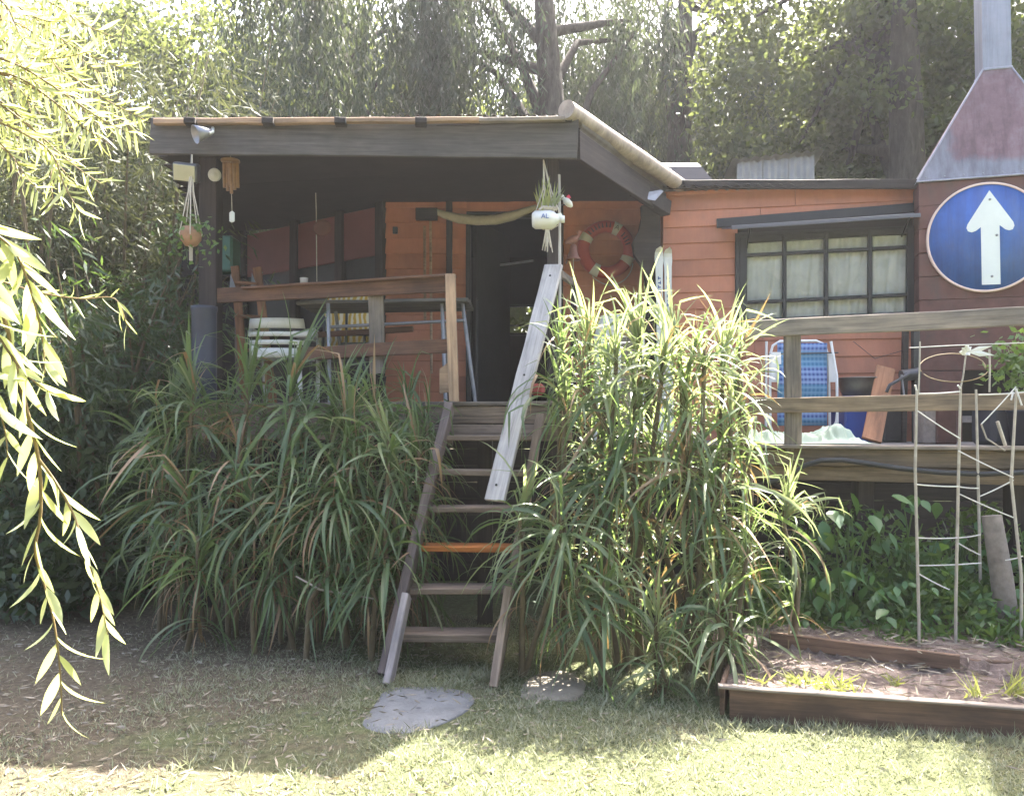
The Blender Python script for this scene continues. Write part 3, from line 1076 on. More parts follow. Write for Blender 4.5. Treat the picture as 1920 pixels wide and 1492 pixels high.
def ring_seg(a0, a1, rmin, n):
    vs, fs = [], []
    m_ = 12
    for i in range(n + 1):
        a = math.radians(a0 + (a1 - a0) * i / n)
        for j in range(m_):
            b = 2 * math.pi * j / m_
            r = RMAJ + rmin * math.cos(b)
            vs.append(LM @ V((r * math.cos(a), r * math.sin(a), rmin * .8 * math.sin(b))))
    for i in range(n):
        for j in range(m_):
            fs.append([i * m_ + j, i * m_ + (j + 1) % m_, (i + 1) * m_ + (j + 1) % m_, (i + 1) * m_ + j])
    return MB().add(vs, fs, True)


ring_seg(0, 360, RMIN, 48).build('ring', M['red'], lr)
bands = (152, 64, -28, -118)
for a in bands:
    ring_seg(a - 9, a + 9, RMIN + .003, 5).build('band', M['cream'], lr)
pts = []
for i in range(25):
    t = i / 24
    a = math.radians(-28 - 90 * t)
    pts.append(LM @ V(((RMAJ + .07 + .06 * math.sin(math.pi * t)) * math.cos(a), (RMAJ + .07 + .06 * math.sin(math.pi * t)) * math.sin(a), 0)))
MB().tube(pts, .006, 6).build('grab_rope', M['rope'], lr)
# worn, unreadable lettering along the upper arc and the right side; one dark A on the upper band
lt = MB()
for a in (138, 128, 119, 110, 101, 91, 82):
    for dx, tilt_, ln in ((-1.6, .25, .05), (1.6, -.3, .045)):
        aa = math.radians(a + dx)
        p = LM @ V(((RMAJ - .02) * math.cos(aa), (RMAJ - .02) * math.sin(aa), RMIN * .82))
        q = LM @ V(((RMAJ - .02 + ln) * math.cos(aa + tilt_ * .12), (RMAJ - .02 + ln) * math.sin(aa + tilt_ * .12), RMIN * .78))
        lt.bar(p, q, .010, .004, up=(1, 0, 0))
for a in (40, 30, 21, 12):
    aa = math.radians(a)
    p = LM @ V(((RMAJ - .045) * math.cos(aa), (RMAJ - .045) * math.sin(aa), RMIN * .78))
    q = LM @ V(((RMAJ + .01) * math.cos(aa + .03), (RMAJ + .01) * math.sin(aa + .03), RMIN * .84))
    lt.bar(p, q, .012, .004, up=(0, 0, 1))
lt.build('lettering', M['textdark'], lr)


def text(s, size, Mx, mat, parent, name='lettering'):
    c = bpy.data.curves.new(name, 'FONT')
    c.body = s
    c.size = size
    c.extrude = .0008
    c.align_x = 'CENTER'
    c.align_y = 'CENTER'
    c.resolution_u = 2
    tmp = bpy.data.objects.new(name, c)
    me = bpy.data.meshes.new_from_object(tmp)
    bpy.data.objects.remove(tmp)
    me.materials.clear()
    me.materials.append(mat)
    return put(bpy.data.objects.new(name, me), Mx, parent)


text('A', .075, Matrix.Translation(LM @ V((RMAJ * math.cos(math.radians(64)), RMAJ * math.sin(math.radians(64)), RMIN * .80 + .006))) @ Matrix.Rotation(math.radians(90), 4, 'X') @ Matrix.Rotation(math.radians(-22), 4, 'Z'), M['textdark'], lr)

# bell with a bird on it, hung from a bracket on the side post
bc_ = at(1075, 470, 7.2)
bl = thing('door_bell', 'small copper bell topped by a bird figure beside the life ring', 'bell', bc_)
MB().lathe(bc_, [(.0, .055), (.018, .054), (.028, .045), (.036, .0), (.046, -.045), (.066, -.075), (.066, -.082), (.055, -.082)], 20).build('bell_body', M['bell'], bl)
MB().tube([bc_ + V((0, 0, -.05)), bc_ + V((0, 0, -.30))], .004, 6).build('clapper_cord', M['rope'], bl)
bird = MB()
bird.lathe(None, [(0, -.075), (.014, -.07), (.032, -.03), (.036, .01), (.022, .045), (0, .055)], 12, M=Matrix.Translation(bc_ + V((-.005, 0, .10))) @ Matrix.Rotation(math.radians(68), 4, 'Y'))
bird.tube([bc_ + V((.035, 0, .115)), bc_ + V((.05, 0, .15)), bc_ + V((.045, 0, .175))], [.018, .013, .02], 10)
bird.tube([bc_ + V((.05, 0, .178)), bc_ + V((.085, 0, .168))], [.008, .002], 8)
bird.tube([bc_ + V((0, 0, .05)), bc_ + V((0, 0, .09))], .006, 6)
bird.build('bird_figure', M['bell'], bl)
MB().tube([bc_ + V((0, .0, .06)), bc_ + V((0, .45, .08)), bc_ + V((0, .98, .08))], .008, 6).build('bracket', M['darksteel'], bl)

# bottle planter hanging under the fascia
hb_ = at(1026, 412, 5.98)
bp = thing('bottle_planter', 'white plastic bottle planter with yellow grass hanging in knotted rope', 'planter', hb_)
bm_ = Matrix.Translation(hb_) @ Matrix.Rotation(math.radians(90), 4, 'Y') @ Matrix.Rotation(math.radians(6), 4, 'X')
MB().lathe(None, [(.0, -.115), (.05, -.112), (.068, -.09), (.07, .02), (.06, .05), (.028, .085), (.022, .09), (.022, .11), (0, .112)], 20, M=bm_).build('bottle', M['white'], bp)
MB().prism([hb_ + V(p) for p in ((.05, -.03, .03), (.10, -.03, .045), (.115, -.03, .02), (.07, -.03, -.01))], (0, .02, 0)).build('bottle_handle', M['white'], bp)
MB().lathe(None, [(.023, .098), (.027, .1), (.027, .13), (0, .131)], 14, M=bm_).build('cap', M['white'], bp)
text('AL', .05, Matrix.Translation(hb_ + V((-.02, -.0715, .008))) @ Matrix.Rotation(math.radians(90), 4, 'X'), M['textblue'], bp)
rp_ = MB()
top = at(1019, 300, 5.98)
for dx in (-.085, -.05, .05, .085):
    rp_.tube([top, hb_ + V((dx * .35, -.02 + dx * .2, .22)), hb_ + V((dx, -.03, .06)), hb_ + V((dx, 0, -.04)), hb_ + V((dx * .3, 0, -.075))], .0045, 6)
rp_.build('rope_sling', M['rope'], bp)
ta = MB()
for k_ in range(9):
    a = R.uniform(-.025, .025)
    ta.tube([hb_ + V((a * .3, 0, -.07)), hb_ + V((a, R.uniform(-.02, .02), -.16)), hb_ + V((a * 1.6, R.uniform(-.02, .02), -.20 - R.uniform(0, .05)))], [.007, .006, .003], 5)
ta.build('tassel', M['rope'], bp)
rs = MB()
for k_ in range(5):
    rs.tube([hb_ + V((-.06 + .03 * k_, -.02, .065)), hb_ + V((-.03 + .025 * k_, -.03, .09)), hb_ + V((.0 + .02 * k_, -.02, .072))], .012, 6)
rs.build('root_ball', M['rope'], bp)


def blades(spec, width, mat, name, parent, seg=4):
    """thin grass blades in one mesh: spec = (base, tip, bend)"""
    vs, fs = [], []
    for (b, t, bend) in spec:
        d = t - b
        s = d.cross(V((R.uniform(-1, 1), 1, R.uniform(-.3, .3)))).normalized()
        i0 = len(vs)
        for i in range(seg + 1):
            u = i / seg
            p = b + d * u + V(bend) * math.sin(u * math.pi * .5) * u
            w = width * (1 - u ** 2) * .5 + .0004
            vs += [p - s * w, p + s * w]
        for i in range(seg):
            fs.append([i0 + 2 * i, i0 + 2 * i + 1, i0 + 2 * i + 3, i0 + 2 * i + 2])
    return MB().add(vs, fs, True).build(name, mat, parent)


sp_ = []
for k_ in range(34):
    b = hb_ + V((R.uniform(-.05, .05), R.uniform(-.03, .03), .06))
    sp_.append((b, b + V((R.uniform(-.07, .06), R.uniform(-.05, .05), R.uniform(.14, .30))), (0, 0, -.02)))
blades(sp_, .012, M['tuft'], 'dry_grass', bp)
sp_ = []
for k_ in range(12):
    b = hb_ + V((.03 + R.uniform(-.02, .02), -.02, .07))
    sp_.append((b, b + V((R.uniform(-.01, .11), R.uniform(-.05, .02), R.uniform(.10, .21))), (.02, 0, -.03)))
blades(sp_, .014, M['strap_y'], 'young_shoots', bp)
# little painted rooster perched on a peg of the post
rb = at(1062, 376, 6.1)
ro = thing('rooster_ornament', 'tiny white rooster ornament with red comb on the door post', 'ornament', rb)
MB().lathe(None, [(0, -.05), (.012, -.045), (.026, -.02), (.028, .015), (.014, .04), (0, .046)], 12, M=Matrix.Translation(rb + V((.01, 0, -.015))) @ Matrix.Rotation(math.radians(-45), 4, 'Y')).build('rooster_body', M['bird'], ro)
MB().tube([rb + V((-.02, 0, .012)), rb + V((-.03, 0, .03)), rb + V((-.025, 0, .042))], [.014, .012, .006], 8).build('head', M['bird'], ro)
MB().prism([rb + V(p) for p in ((.0, -.004, .03), (.02, -.004, .045), (.035, -.004, .02), (.015, -.004, .012))], (0, .008, 0)).build('comb', M['birdred'], ro)
MB().tube([rb + V((.005, 0, -.03)), rb + V((-.06, .02, -.035))], .005, 6).build('peg', M['darksteel'], ro)

# skis standing against the wall
for i, (px, top_, ang) in enumerate(((1239, 462, -.002), (1254, 464, .003))):
    base = at(px - 960 + 960, 0, 7.55)
    x = base.x
    zt_ = at(0, top_, 7.55).z
    sk = thing('ski', ('left' if i == 0 else 'right') + ' one of the pair of white skis standing by carved post', 'ski', (x, 7.55, ZR), 'pair of white skis')
    wS = .041
    prof = []
    n_ = 22
    vs, fs = [], []
    for j in range(n_ + 1):
        t = j / n_
        z = ZR + (zt_ - ZR) * (1 - (1 - t) ** 1.6)
        w = wS * (1 - .22 * math.sin(t * math.pi)) if t < .8 else wS * math.sqrt(max(0.0, 1 - ((t - .8) / .2) ** 3.0))
        yb = 7.5 + (z - ZR) * .07 - (.10 * max(0, (t - .88) / .12) ** 2)
        xo = x + ang * (z - ZR)
        for s, dy in ((-1, 0), (1, 0), (1, .012), (-1, .012)):
            vs.append(V((xo + s * max(w, .001), yb + dy, z)))
    for j in range(n_):
        for q in range(4):
            fs.append([j * 4 + q, j * 4 + (q + 1) % 4, (j + 1) * 4 + (q + 1) % 4, (j + 1) * 4 + q])
    fs += [[0, 1, 2, 3], [n_ * 4 + 3, n_ * 4 + 2, n_ * 4 + 1, n_ * 4]]
    MB().add(vs, fs).build('blade', M['white'], sk)
    mk = MB()
    for j in range(7):
        zc = at(0, 520 + j * 8.5, 7.55).z
        if zc < ZR: break
        yb = 7.5 + (zc - ZR) * .07 - .003
        xo = x + ang * (zc - ZR)
        mk.bar(V((xo - .012, yb, zc)), V((xo + .012, yb, zc)), .010, .002)
        mk.bar(V((xo - .010 + .02 * (j % 2), yb, zc - .012)), V((xo - .010 + .02 * (j % 2), yb, zc + .02)), .007, .002, up=(1, 0, 0))
    mk.build('lettering', M['textblue'], sk)

# broom and pole leaning by the door, cloth swag over the door
br = thing('broom', 'dark-headed broom hung head up on the wall left of the door', 'broom', at(797, 520, 8.05))
MB().tube([at(797, 600, 8.10), at(796, 424, 8.10)], .014, 8).build('handle', M['pale_wood'], br)
hd = MB().box(at(800, 402, 8.10), (.22, .06, .12), rz=0)
hd.build('broom_head', M['dark_wood'], br)
po = thing('wooden_pole', 'slim pale pole leaning on the wall beside the broom', 'pole', at(808, 520, 8.05))
MB().tube([at(809, 700, 8.02), at(807, 415, 8.12)], .013, 8).build('shaft', M['pale_wood'], po)
sw = thing('cloth_swag', 'rolled beige cloth sagging across the top of the doorway', 'curtain', at(905, 412, 8.05))
pts = [at(812, 394, 8.10), at(830, 402, 8.08), at(860, 411, 8.06), at(895, 415, 8.06), at(930, 412, 8.06), at(965, 403, 8.06), at(1005, 388, 8.08)]
vs, fs = [], []
for i, p in enumerate(pts):
    r = (.03, .035, .045, .05, .05, .045, .03)[i]
    for j in range(10):
        a = 2 * math.pi * j / 10
        q = r * (1 + .25 * math.sin(3 * a + i))
        vs.append(p + V((0, q * .6 * math.cos(a), q * math.sin(a))))
for i in range(len(pts) - 1):
    for j in range(10):
        fs.append([i * 10 + j, i * 10 + (j + 1) % 10, (i + 1) * 10 + (j + 1) % 10, (i + 1) * 10 + j])
MB().add(vs, fs, True).build('cloth', M['cloth'], sw)
MB().tube([pts[0] + V((-.02, .1, .02)), pts[0]], .008, 6).build('hook', M['darksteel'], sw)
MB().tube([pts[-1] + V((.02, .1, .02)), pts[-1]], .008, 6).build('hook', M['darksteel'], sw)
sq = tag(MB().box(at(741, 432, 8.17), (.05, .03, .07)).build('wall_socket', M['darksteel']), 'small dark switch box on the orange wall left of the broom', 'switch')

# lamps on the fascia and under the porch roof
fl_ = thing('flood_lamp', 'square floodlight with pale reflection on its glass hanging at the left roof corner', 'lamp', at(350, 324, 6.2))
c = at(350, 324, 6.2)
Mx = Matrix.Translation(c) @ Matrix.Rotation(.12, 4, 'Y') @ Matrix.Rotation(.35, 4, 'X')
MB().box(None, (.19, .09, .145), M=Mx, ch=.012).build('housing', M['darksteel'], fl_)
MB().box(None, (.165, .01, .12), M=Mx @ Matrix.Translation((0, -.047, 0)), ch=.003).build('glass', M['lampglass'], fl_)  # pale yellow colour stands in for a reflection in the glass
MB().tube([c + V((.03, .02, .06)), at(359, 286, 6.25)], .010, 6).build('bracket', M['darksteel'], fl_)
sl = thing('spot_lamp', 'grey cone spotlight fixed to the left end of the roof fascia', 'lamp', at(380, 250, 6.15))
c = at(380, 250, 6.1)
MB().lathe(None, [(0, -.07), (.025, -.07), (.035, -.04), (.07, .06), (.068, .06), (.03, -.02)], 18, M=Matrix.Translation(c) @ Matrix.Rotation(math.radians(-115), 4, 'Y') @ Matrix.Rotation(math.radians(35), 4, 'X')).build('shade', M['steel'], sl)
MB().tube([c + V((.05, 0, .0)), at(399, 248, 6.12), at(399, 240, 6.2)], .012, 6).build('arm', M['white'], sl)
ll = thing('porch_lamp', 'small round white lamp under the porch roof beside bamboo chimes', 'lamp', at(402, 328, 6.7))
MB().lathe(None, [(.052, -.02), (.055, .0), (.045, .012), (.035, .004), (.02, .016), (0, .02)], 18, M=Matrix.Translation(at(402, 328, 6.72)) @ Matrix.Rotation(math.radians(100), 4, 'X')).build('bowl', M['white'], ll)
MB().tube([at(402, 328, 6.73), at(402, 326, 6.85)], .02, 8).build('mount', M['steel'], ll)

# bamboo wind chime
wc = thing('wind_chime', 'bamboo wind chime with white paddle under the porch roof', 'wind chime', at(432, 330, 6.5))
for dx, y1 in ((-12, 352), (-6, 358), (1, 363), (7, 356), (13, 352), (-2, 350), (9, 349)):
    dy = R.uniform(-.04, .04)
    MB().tube([at(432 + dx, 306, 6.5 + dy), at(433 + dx, y1, 6.5 + dy)], .014, 8).build('chime_tube', M['bamboo'], wc)
MB().lathe(at(432, 302, 6.5), [(0, .008), (.075, .008), (.075, -.008), (0, -.008)], 16).build('top_disc', M['bamboo'], wc)
MB().tube([at(432, 286, 6.5), at(435, 398, 6.5)], .003, 5).build('cord', M['rope'], wc)
MB().hull([at(435 + x, 407 + y, 6.5 + z) for x in (-5, 5) for y in (-8, 8) for z in (-.01, .01)] + [at(435, 395, 6.5), at(435, 418, 6.5)]).build('paddle', M['white'], wc)

# macrame pot
mp_ = thing('hanging_pot', 'round clay pot with trailing plant in a rope hanger below floodlight', 'hanging pot', at(358, 440, 6.15))
c = at(358, 440, 6.15)
MB().lathe(c, [(0, -.09), (.045, -.085), (.075, -.04), (.082, 0), (.07, .05), (.062, .055), (.05, .045), (0, .045)], 20).build('pot', M['clay'], mp_)
rp_ = MB()
tp = at(360, 290, 6.2)
for a in range(5):
    t = a / 5 * 2 * math.pi
    rp_.tube([tp, c + V((.02 * math.cos(t), .02 * math.sin(t), .33)), c + V((.07 * math.cos(t), .07 * math.sin(t), .07)), c + V((.086 * math.cos(t), .086 * math.sin(t), 0)), c + V((.01 * math.cos(t), .01 * math.sin(t), -.10)), c + V((.01 * math.cos(t), .01 * math.sin(t), -.2))], .0045, 5)
rp_.build('rope_hanger', M['rope'], mp_)


def leaf_kites(P, D, L, Wd, rng):
    """diamond leaves: P base (n,3), D directions (n,3) -> verts, faces"""
    n = len(P)
    D = D / np.linalg.norm(D, axis=1, keepdims=True)
    r = rng.normal(size=(n, 3))
    S = np.cross(D, r)
    S /= np.linalg.norm(S, axis=1, keepdims=True) + 1e-9
    L = np.broadcast_to(np.asarray(L, dtype=float).reshape(-1, 1), (n, 1)) if np.ndim(L) else np.full((n, 1), L)
    Wd = np.broadcast_to(np.asarray(Wd, dtype=float).reshape(-1, 1), (n, 1)) if np.ndim(Wd) else np.full((n, 1), Wd)
    v = np.empty((n, 4, 3))
    v[:, 0] = P
    v[:, 1] = P + D * L * .42 + S * Wd * .5
    v[:, 2] = P + D * L
    v[:, 3] = P + D * L * .42 - S * Wd * .5
    return v.reshape(-1, 3), np.arange(n * 4).reshape(-1, 4)


def leaf_obj(name, P, D, L, Wd, mat, parent, rng=RN, origin=None):
    v, f = leaf_kites(np.asarray(P, float), np.asarray(D, float), L, Wd, rng)
    o0 = np.array(origin if origin is not None else (W[parent].translation if parent is not None else (0, 0, 0)))
    return put(bpy.data.objects.new(name, mesh_np(name, v - o0, f, mat)), Matrix.Translation(V(o0)), parent)


P = np.array(c)[None] + RN.normal(size=(170, 3)) * [.09, .07, .055] + [0.02, 0, .06]
P[90:, 2] -= RN.uniform(0, .22, 80); P[90:, 0] += RN.choice([-1, 1], 80, p=[.35, .65]) * RN.uniform(.06, .13, 80)
o = leaf_obj('trailing_foliage', P, RN.normal(size=(170, 3)) + [0, 0, -.3], .05, .03, M['cover'], mp_)
o['kind'] = 'stuff'

# rail-side items on the porch
tb = thing('plastic_drum', 'blue-grey plastic drum standing at the left porch post', 'drum', (at(383, 0, 6.62).x, 6.62, ZP))
MB().lathe((at(383, 0, 6.62).x, 6.62, ZP), [(0, 0), (.095, 0), (.1, .02), (.1, .30), (.104, .32), (.1, .34), (.1, .75), (.106, .77), (.106, .80), (.09, .80), (.088, .77), (0, .765)], 24).build('drum_body', M['bluegrey'], tb)
wl = thing('wooden_stepladder', 'small folding stepladder of orange wood behind the porch rail', 'stepladder', (at(470, 0, 7.2).x, 7.2, ZP))
for a, b in (((441, 500), (462, 760)), ((482, 502), (512, 760))):
    plank('side_rail', at(b[0], b[1], 7.15), at(a[0], a[1], 7.3), .075, .03, M['orange_wood'], wl, up=(1, 0, 0))
    plank('rear_leg', at(b[0] - 14, b[1], 7.7), at(a[0] + 2, a[1] + 6, 7.36), .05, .025, M['step_wood'], wl, up=(1, 0, 0))
for t in (.12, .36, .6, .84):
    plank('rung', at(441 + 21 * t, 500 + 260 * t, 7.3 - .15 * t), at(482 + 30 * t, 502 + 258 * t, 7.3 - .15 * t), .025, .08, M['orange_wood'], wl, seg=2)
for px, py in ((432, 525), (472, 523)):
    MB().prism([at(px, py - 12, 7.25), at(px + 12, py + 20, 7.25), at(px - 2, py + 22, 7.25)], (0, .004, 0)).build('hinge_plate', M['steel'], wl)
gc = tag(MB().box(at(424, 480, 7.6), (.2, .25, .34), ch=.02).build('green_crate', M['green_pl']), 'dark green box on shelf behind the hanging pot', 'box')
plank('shelf', at(385, 522, 7.5), at(455, 520, 7.7), .02, .3, M['dark_wood'], cabin)

# white plastic chair seen from behind
pc = thing('plastic_chair', 'white plastic garden chair behind the rail, left of the table', 'chair', (at(520, 0, 7.0).x, 7.0, ZP))
cx = at(525, 0, 7.0).x


def sheet(rows, th, name, mat, parent):
    """rows of points -> thick curved sheet"""
    n = len(rows[0])
    vs, fs = [], []
    for off in (0, th):
        for r_ in rows:
            for p in r_: vs.append(V(p) + V((0, off, 0)))
    m_ = len(rows)
    for s in (0, 1):
        for i in range(m_ - 1):
            for j in range(n - 1):
                k_ = s * m_ * n + i * n + j
                fs.append([k_, k_ + 1, k_ + n + 1, k_ + n])
    N_ = m_ * n
    for j in range(n - 1):
        fs.append([j, j + 1, N_ + j + 1, N_ + j]); e = (m_ - 1) * n
        fs.append([e + j, e + j + 1, N_ + e + j + 1, N_ + e + j])
    for i in range(m_ - 1):
        fs.append([i * n, (i + 1) * n, N_ + (i + 1) * n, N_ + i * n]); e = n - 1
        fs.append([i * n + e, (i + 1) * n + e, N_ + (i + 1) * n + e, N_ + i * n + e])
    return MB().add(vs, fs, True).build(name, mat, parent)


for z0, z1 in ((.40, .48), (.51, .55), (.58, .62), (.65, .735)):
    rows = []
    for z in np.linspace(z0, z1, 3):
        w = .245 - .035 * max(0, (z - .62) / .18) ** 2
        rows.append([V((cx + w * s, 6.86 - .10 * (z - .4) + .07 * s * s, ZP + z)) for s in np.linspace(-1, 1, 9)])
    sheet(rows, .012, 'backrest', M['white'], pc)
for s in (-1, 1):
    rows = [[V((cx + s * (.22 + .03 * (z > .3)), y, ZP + z)) for z in (.66, .63)] for y in (6.88, 7.0, 7.15, 7.28)]
    MB().tube([V((cx + s * .23, 6.9, ZP + .6)), V((cx + s * .27, 7.05, ZP + .65)), V((cx + s * .27, 7.3, ZP + .64)), V((cx + s * .25, 7.36, ZP + .55)), V((cx + s * .24, 7.36, ZP))], [.02, .028, .028, .022, .018], 8).build('arm', M['white'], pc)
    MB().tube([V((cx + s * .2, 6.88, ZP + .5)), V((cx + s * .22, 6.84, ZP))], [.022, .02], 8).build('leg', M['white'], pc)
MB().box((cx, 7.1, ZP + .41), (.46, .46, .025), ch=.01).build('seat', M['white'], pc)
w2 = tag(MB().box((at(573, 0, 6.95).x, 6.98, ZP + .60), (.2, .25, .05), ch=.012).build('tray', M['white']), 'white plastic tray resting on the chair arm beside the table', 'tray')

# metal chair with a yellow patterned cushion
yc = thing('metal_chair', 'black metal chair with yellow patterned cushion behind the porch table', 'chair', (at(650, 0, 7.45).x, 7.45, ZP))
yx = at(648, 0, 7.45).x
for s in (-1, 1):
    MB().tube([V((yx + s * .23, 7.55, ZP)), V((yx + s * .23, 7.5, ZP + .45)), V((yx + s * .22, 7.62, ZP + .98))], .012, 8).build('rear_leg', M['blackframe'], yc)
    MB().tube([V((yx + s * .23, 7.1, ZP)), V((yx + s * .24, 7.1, ZP + .60)), V((yx + s * .24, 7.16, ZP + .66)), V((yx + s * .23, 7.52, ZP + .66))], .012, 8).build('arm', M['blackframe'], yc)
MB().tube([V((yx, 7.46, ZP + .4)), V((yx, 7.5, ZP + .9))], .012, 8).build('back_bar', M['blackframe'], yc)
MB().tube([V((yx - .23, 7.48, ZP + .66)), V((yx + .23, 7.48, ZP + .66))], .012, 8).build('back_bar', M['blackframe'], yc)
MB().box((yx, 7.32, ZP + .43), (.46, .44, .05), ch=.02).build('seat', M['blackframe'], yc)
rows = [[V((yx + .23 * s * (1 - .15 * (z > .95)), 7.56 + .06 * (z - .5) - .03 * (1 - s * s), ZP + z)) for s in np.linspace(-1, 1, 7)] for z in (.47, .6, .75, .9, 1.02, 1.06)]
sheet(rows, .06, 'cushion', M['yellow'], yc)

# porch table with splayed steel legs
ta_ = thing('porch_table', 'long grey plank table on splayed steel legs behind the railing', 'table', (at(720, 0, 6.9).x, 6.9, ZP))
tz = at(0, 562, 6.55).z
tx0_, tx1_ = at(560, 0, 6.75).x, at(880, 0, 6.6).x
for j in range(4):
    plank('tabletop_board', V((tx0_, 6.78 + j * .145, tz)), V((tx1_, 6.60 + j * .145, tz)), .032, .14, M['table_wood'], ta_)
for px, tx in ((812, tx1_ - .25), (610, tx0_ + .25)):
    for yy, sgn in ((6.66, 1), (7.12, -1)):
        MB().tube([V((tx + .02 * sgn, yy, tz - .016)), V((tx + .06, yy - .12 * sgn, ZP))], .016, 8).build('leg', M['steel'], ta_)
MB().tube([V((tx1_ - .06, 6.66, tz - .016)), V((tx1_ + .05, 6.6, ZP))], .016, 8).build('leg', M['steel'], ta_)
MB().tube([V((tx0_ + .25, 6.75, tz - .2)), V((tx1_ - .04, 6.62, tz - .16))], .014, 8).build('stretcher', M['steel'], ta_)
MB().tube([V((tx0_ + .25, 7.2, tz - .3)), V((tx1_ - .2, 7.1, tz - .3))], .014, 8).build('stretcher', M['steel'], ta_)
plank('bench_rail', V((tx0_ + .1, 7.0, tz - .24)), V((tx1_ - .5, 6.9, tz - .2)), .05, .03, M['brown_rail'], ta_)
# hanging rod with a plate-like ornament
hr = thing('hanging_ornament', 'reddish plate ornament hung on a long thin rod above the table', 'ornament', at(592, 430, 7.4))
MB().tube([at(592, 362, 7.4), at(593, 400, 7.4), at(594, 528, 7.4)], .005, 6).build('rod', M['rope'], hr)
MB().lathe(None, [(0, -.012), (.07, -.008), (.085, .006), (.07, .008), (0, .004)], 18, M=Matrix.Translation(at(604, 428, 7.38)) @ Matrix.Rotation(math.radians(75), 4, 'X')).build('plate', M['chim'], hr)
cup = tag(MB().lathe(at(570, 528, 6.63), [(0, -.03), (.03, -.03), (.035, .03), (.03, .03), (.025, -.02)], 14).build('mug', M['cloth']), 'small pale cup standing on the porch rail', 'cup')
rt = tag(MB().box(at(1008, 737, 6.6) + V((0, 0, .03)), (.12, .1, .10), ch=.03).build('red_box', M['red']), 'small red box on the porch floor right of the stairs', 'box')
# white chairs behind the sunlit plant
for px, lab in ((1160, 'white plastic chair back behind the tall sunlit plant'),):
    w3 = thing('plastic_chair', lab, 'chair', (at(px, 0, 7.3).x, 7.3, ZR))
    x = at(px, 0, 7.3).x
    rows = [[V((x + .23 * s * (1 - .3 * max(0, (z - .95) / .2)), 7.2 + .06 * s * s, ZR + z)) for s in np.linspace(-1, 1, 9)] for z in (.42, .6, .8, .95, 1.08, 1.14)]
    sheet(rows, .012, 'backrest', M['white'], w3)
    MB().box((x, 7.45, ZR + .42), (.46, .46, .025), ch=.01).build('seat', M['white'], w3)
    for sx in (-1, 1):
        for yy in (7.25, 7.66):
            MB().tube([V((x + sx * .2, yy, ZR + .41)), V((x + sx * .22, yy, ZR))], .02, 8).build('leg', M['white'], w3)

# ------------------------------------------------------------------ things on the side deck
fc = thing('folding_chair', 'folded blue webbing beach chair with white tube frame on side deck', 'folding chair', (at(1503, 0, 6.95).x, 6.95, ZR))


def fp(px, py, D=6.9): return at(px, py, D)


MB().tube([fp(1436, 800), fp(1437, 640)], .011, 8).build('frame_tube', M['whitemetal'], fc)
MB().tube([fp(1444, 800), fp(1444, 665), fp(1449, 648), fp(1462, 640), fp(1530, 639), fp(1546, 646), fp(1553, 668), fp(1556, 812)], .012, 8).build('frame_tube', M['whitemetal'], fc)
MB().tube([fp(1570, 795, 6.84), fp(1569, 705, 6.84), fp(1558, 640, 6.86)], .012, 8).build('frame_tube', M['whitemetal'], fc)
MB().tube([fp(1436, 770), fp(1440, 790), fp(1450, 812)], .011, 8).build('frame_tube', M['whitemetal'], fc)
MB().tube([fp(1570, 770, 6.84), fp(1568, 790, 6.84), fp(1556, 812, 6.84)], .011, 8).build('frame_tube', M['whitemetal'], fc)
for x0, x1 in ((1446, 1464), (1554, 1565)):
    MB().prism([fp(x0, 660, 6.88), fp(x1, 660, 6.88), fp(x1 + 2, 716, 6.88), fp(x0, 716, 6.88)], (0, .02, 0)).build('armrest', M['whitemetal'], fc)
rows = [[fp(x, y, 6.87 + .02 * math.sin((y - 640) * .06)) for x in np.linspace(1458, 1551, 8)] for y in np.linspace(643, 798, 10)]
sheet(rows, .008, 'webbing', M['plaid'], fc)
MB().tube([fp(1440, 664), fp(1572, 661, 6.85)], .006, 6).build('crossbar', M['darksteel'], fc)

bk_ = tag(MB().box((at(1604, 0, 7.0).x, 7.02, ZR + .2), (.3, .32, .4), ch=.015).build('blue_crate', M['blue']), 'deep blue plastic crate under the old steel basin', 'crate')
bs = thing('steel_basin', 'old dark steel basin resting on the blue crate', 'basin', (at(1610, 0, 7.0).x, 7.0, ZR + .4))
MB().lathe((at(1610, 0, 7.0).x, 7.0, ZR + .4), [(0, .004), (.13, .004), (.165, .09), (.175, .15), (.185, .155), (.183, .162), (.168, .158), (.155, .09), (.12, .015), (0, .012)], 28).build('bowl', M['basin'], bs)
lp = plank('leaning_board', at(1634, 826, 6.55), at(1661, 690, 6.9), .155, .028, M['ply'], None, up=(1, 0, .1))
tag(lp, 'raw orange-pink board leaning against the old basin', 'board')
# crumpled tarp
from mathutils import noise as mnoise
n_, m_ = 110, 36
vs, fs = [], []
for j in range(m_ + 1):
    for i in range(n_ + 1):
        u, v = i / n_, j / m_
        px = 1372 + 268 * u
        D = 6.14 - .10 * u + .44 * v + .03 * math.sin(u * 9)
        x = (px - CX) * 6.1 / F
        edge = min(1, 5 * v) * min(1, 4 * (1 - v)) * min(1, 8 * u) * min(1, 9 * (1 - u))
        q = V((u * 5.2, v * 1.9, 0))
        w1 = q + V((mnoise.noise(q * 1.3), mnoise.noise(q * 1.3 + V((7, 3, 0))), 0)) * .7
        ridge = (1 - abs(mnoise.noise(w1 * 1.2)) * 2.2) * .055 + (1 - abs(mnoise.noise(w1 * 2.6 + V((3, 9, 1)))) * 2.2) * .028
        peak = .075 * math.exp(-((u - .8) / .10) ** 2) + .03 * math.exp(-((u - .25) / .2) ** 2)
        vs.append(V((x, D, ZR + .012 + max(0, edge * (peak + ridge)))))
for j in range(m_):
    for i in range(n_):
        k_ = j * (n_ + 1) + i
        fs.append([k_, k_ + 1, k_ + n_ + 2, k_ + n_ + 1])
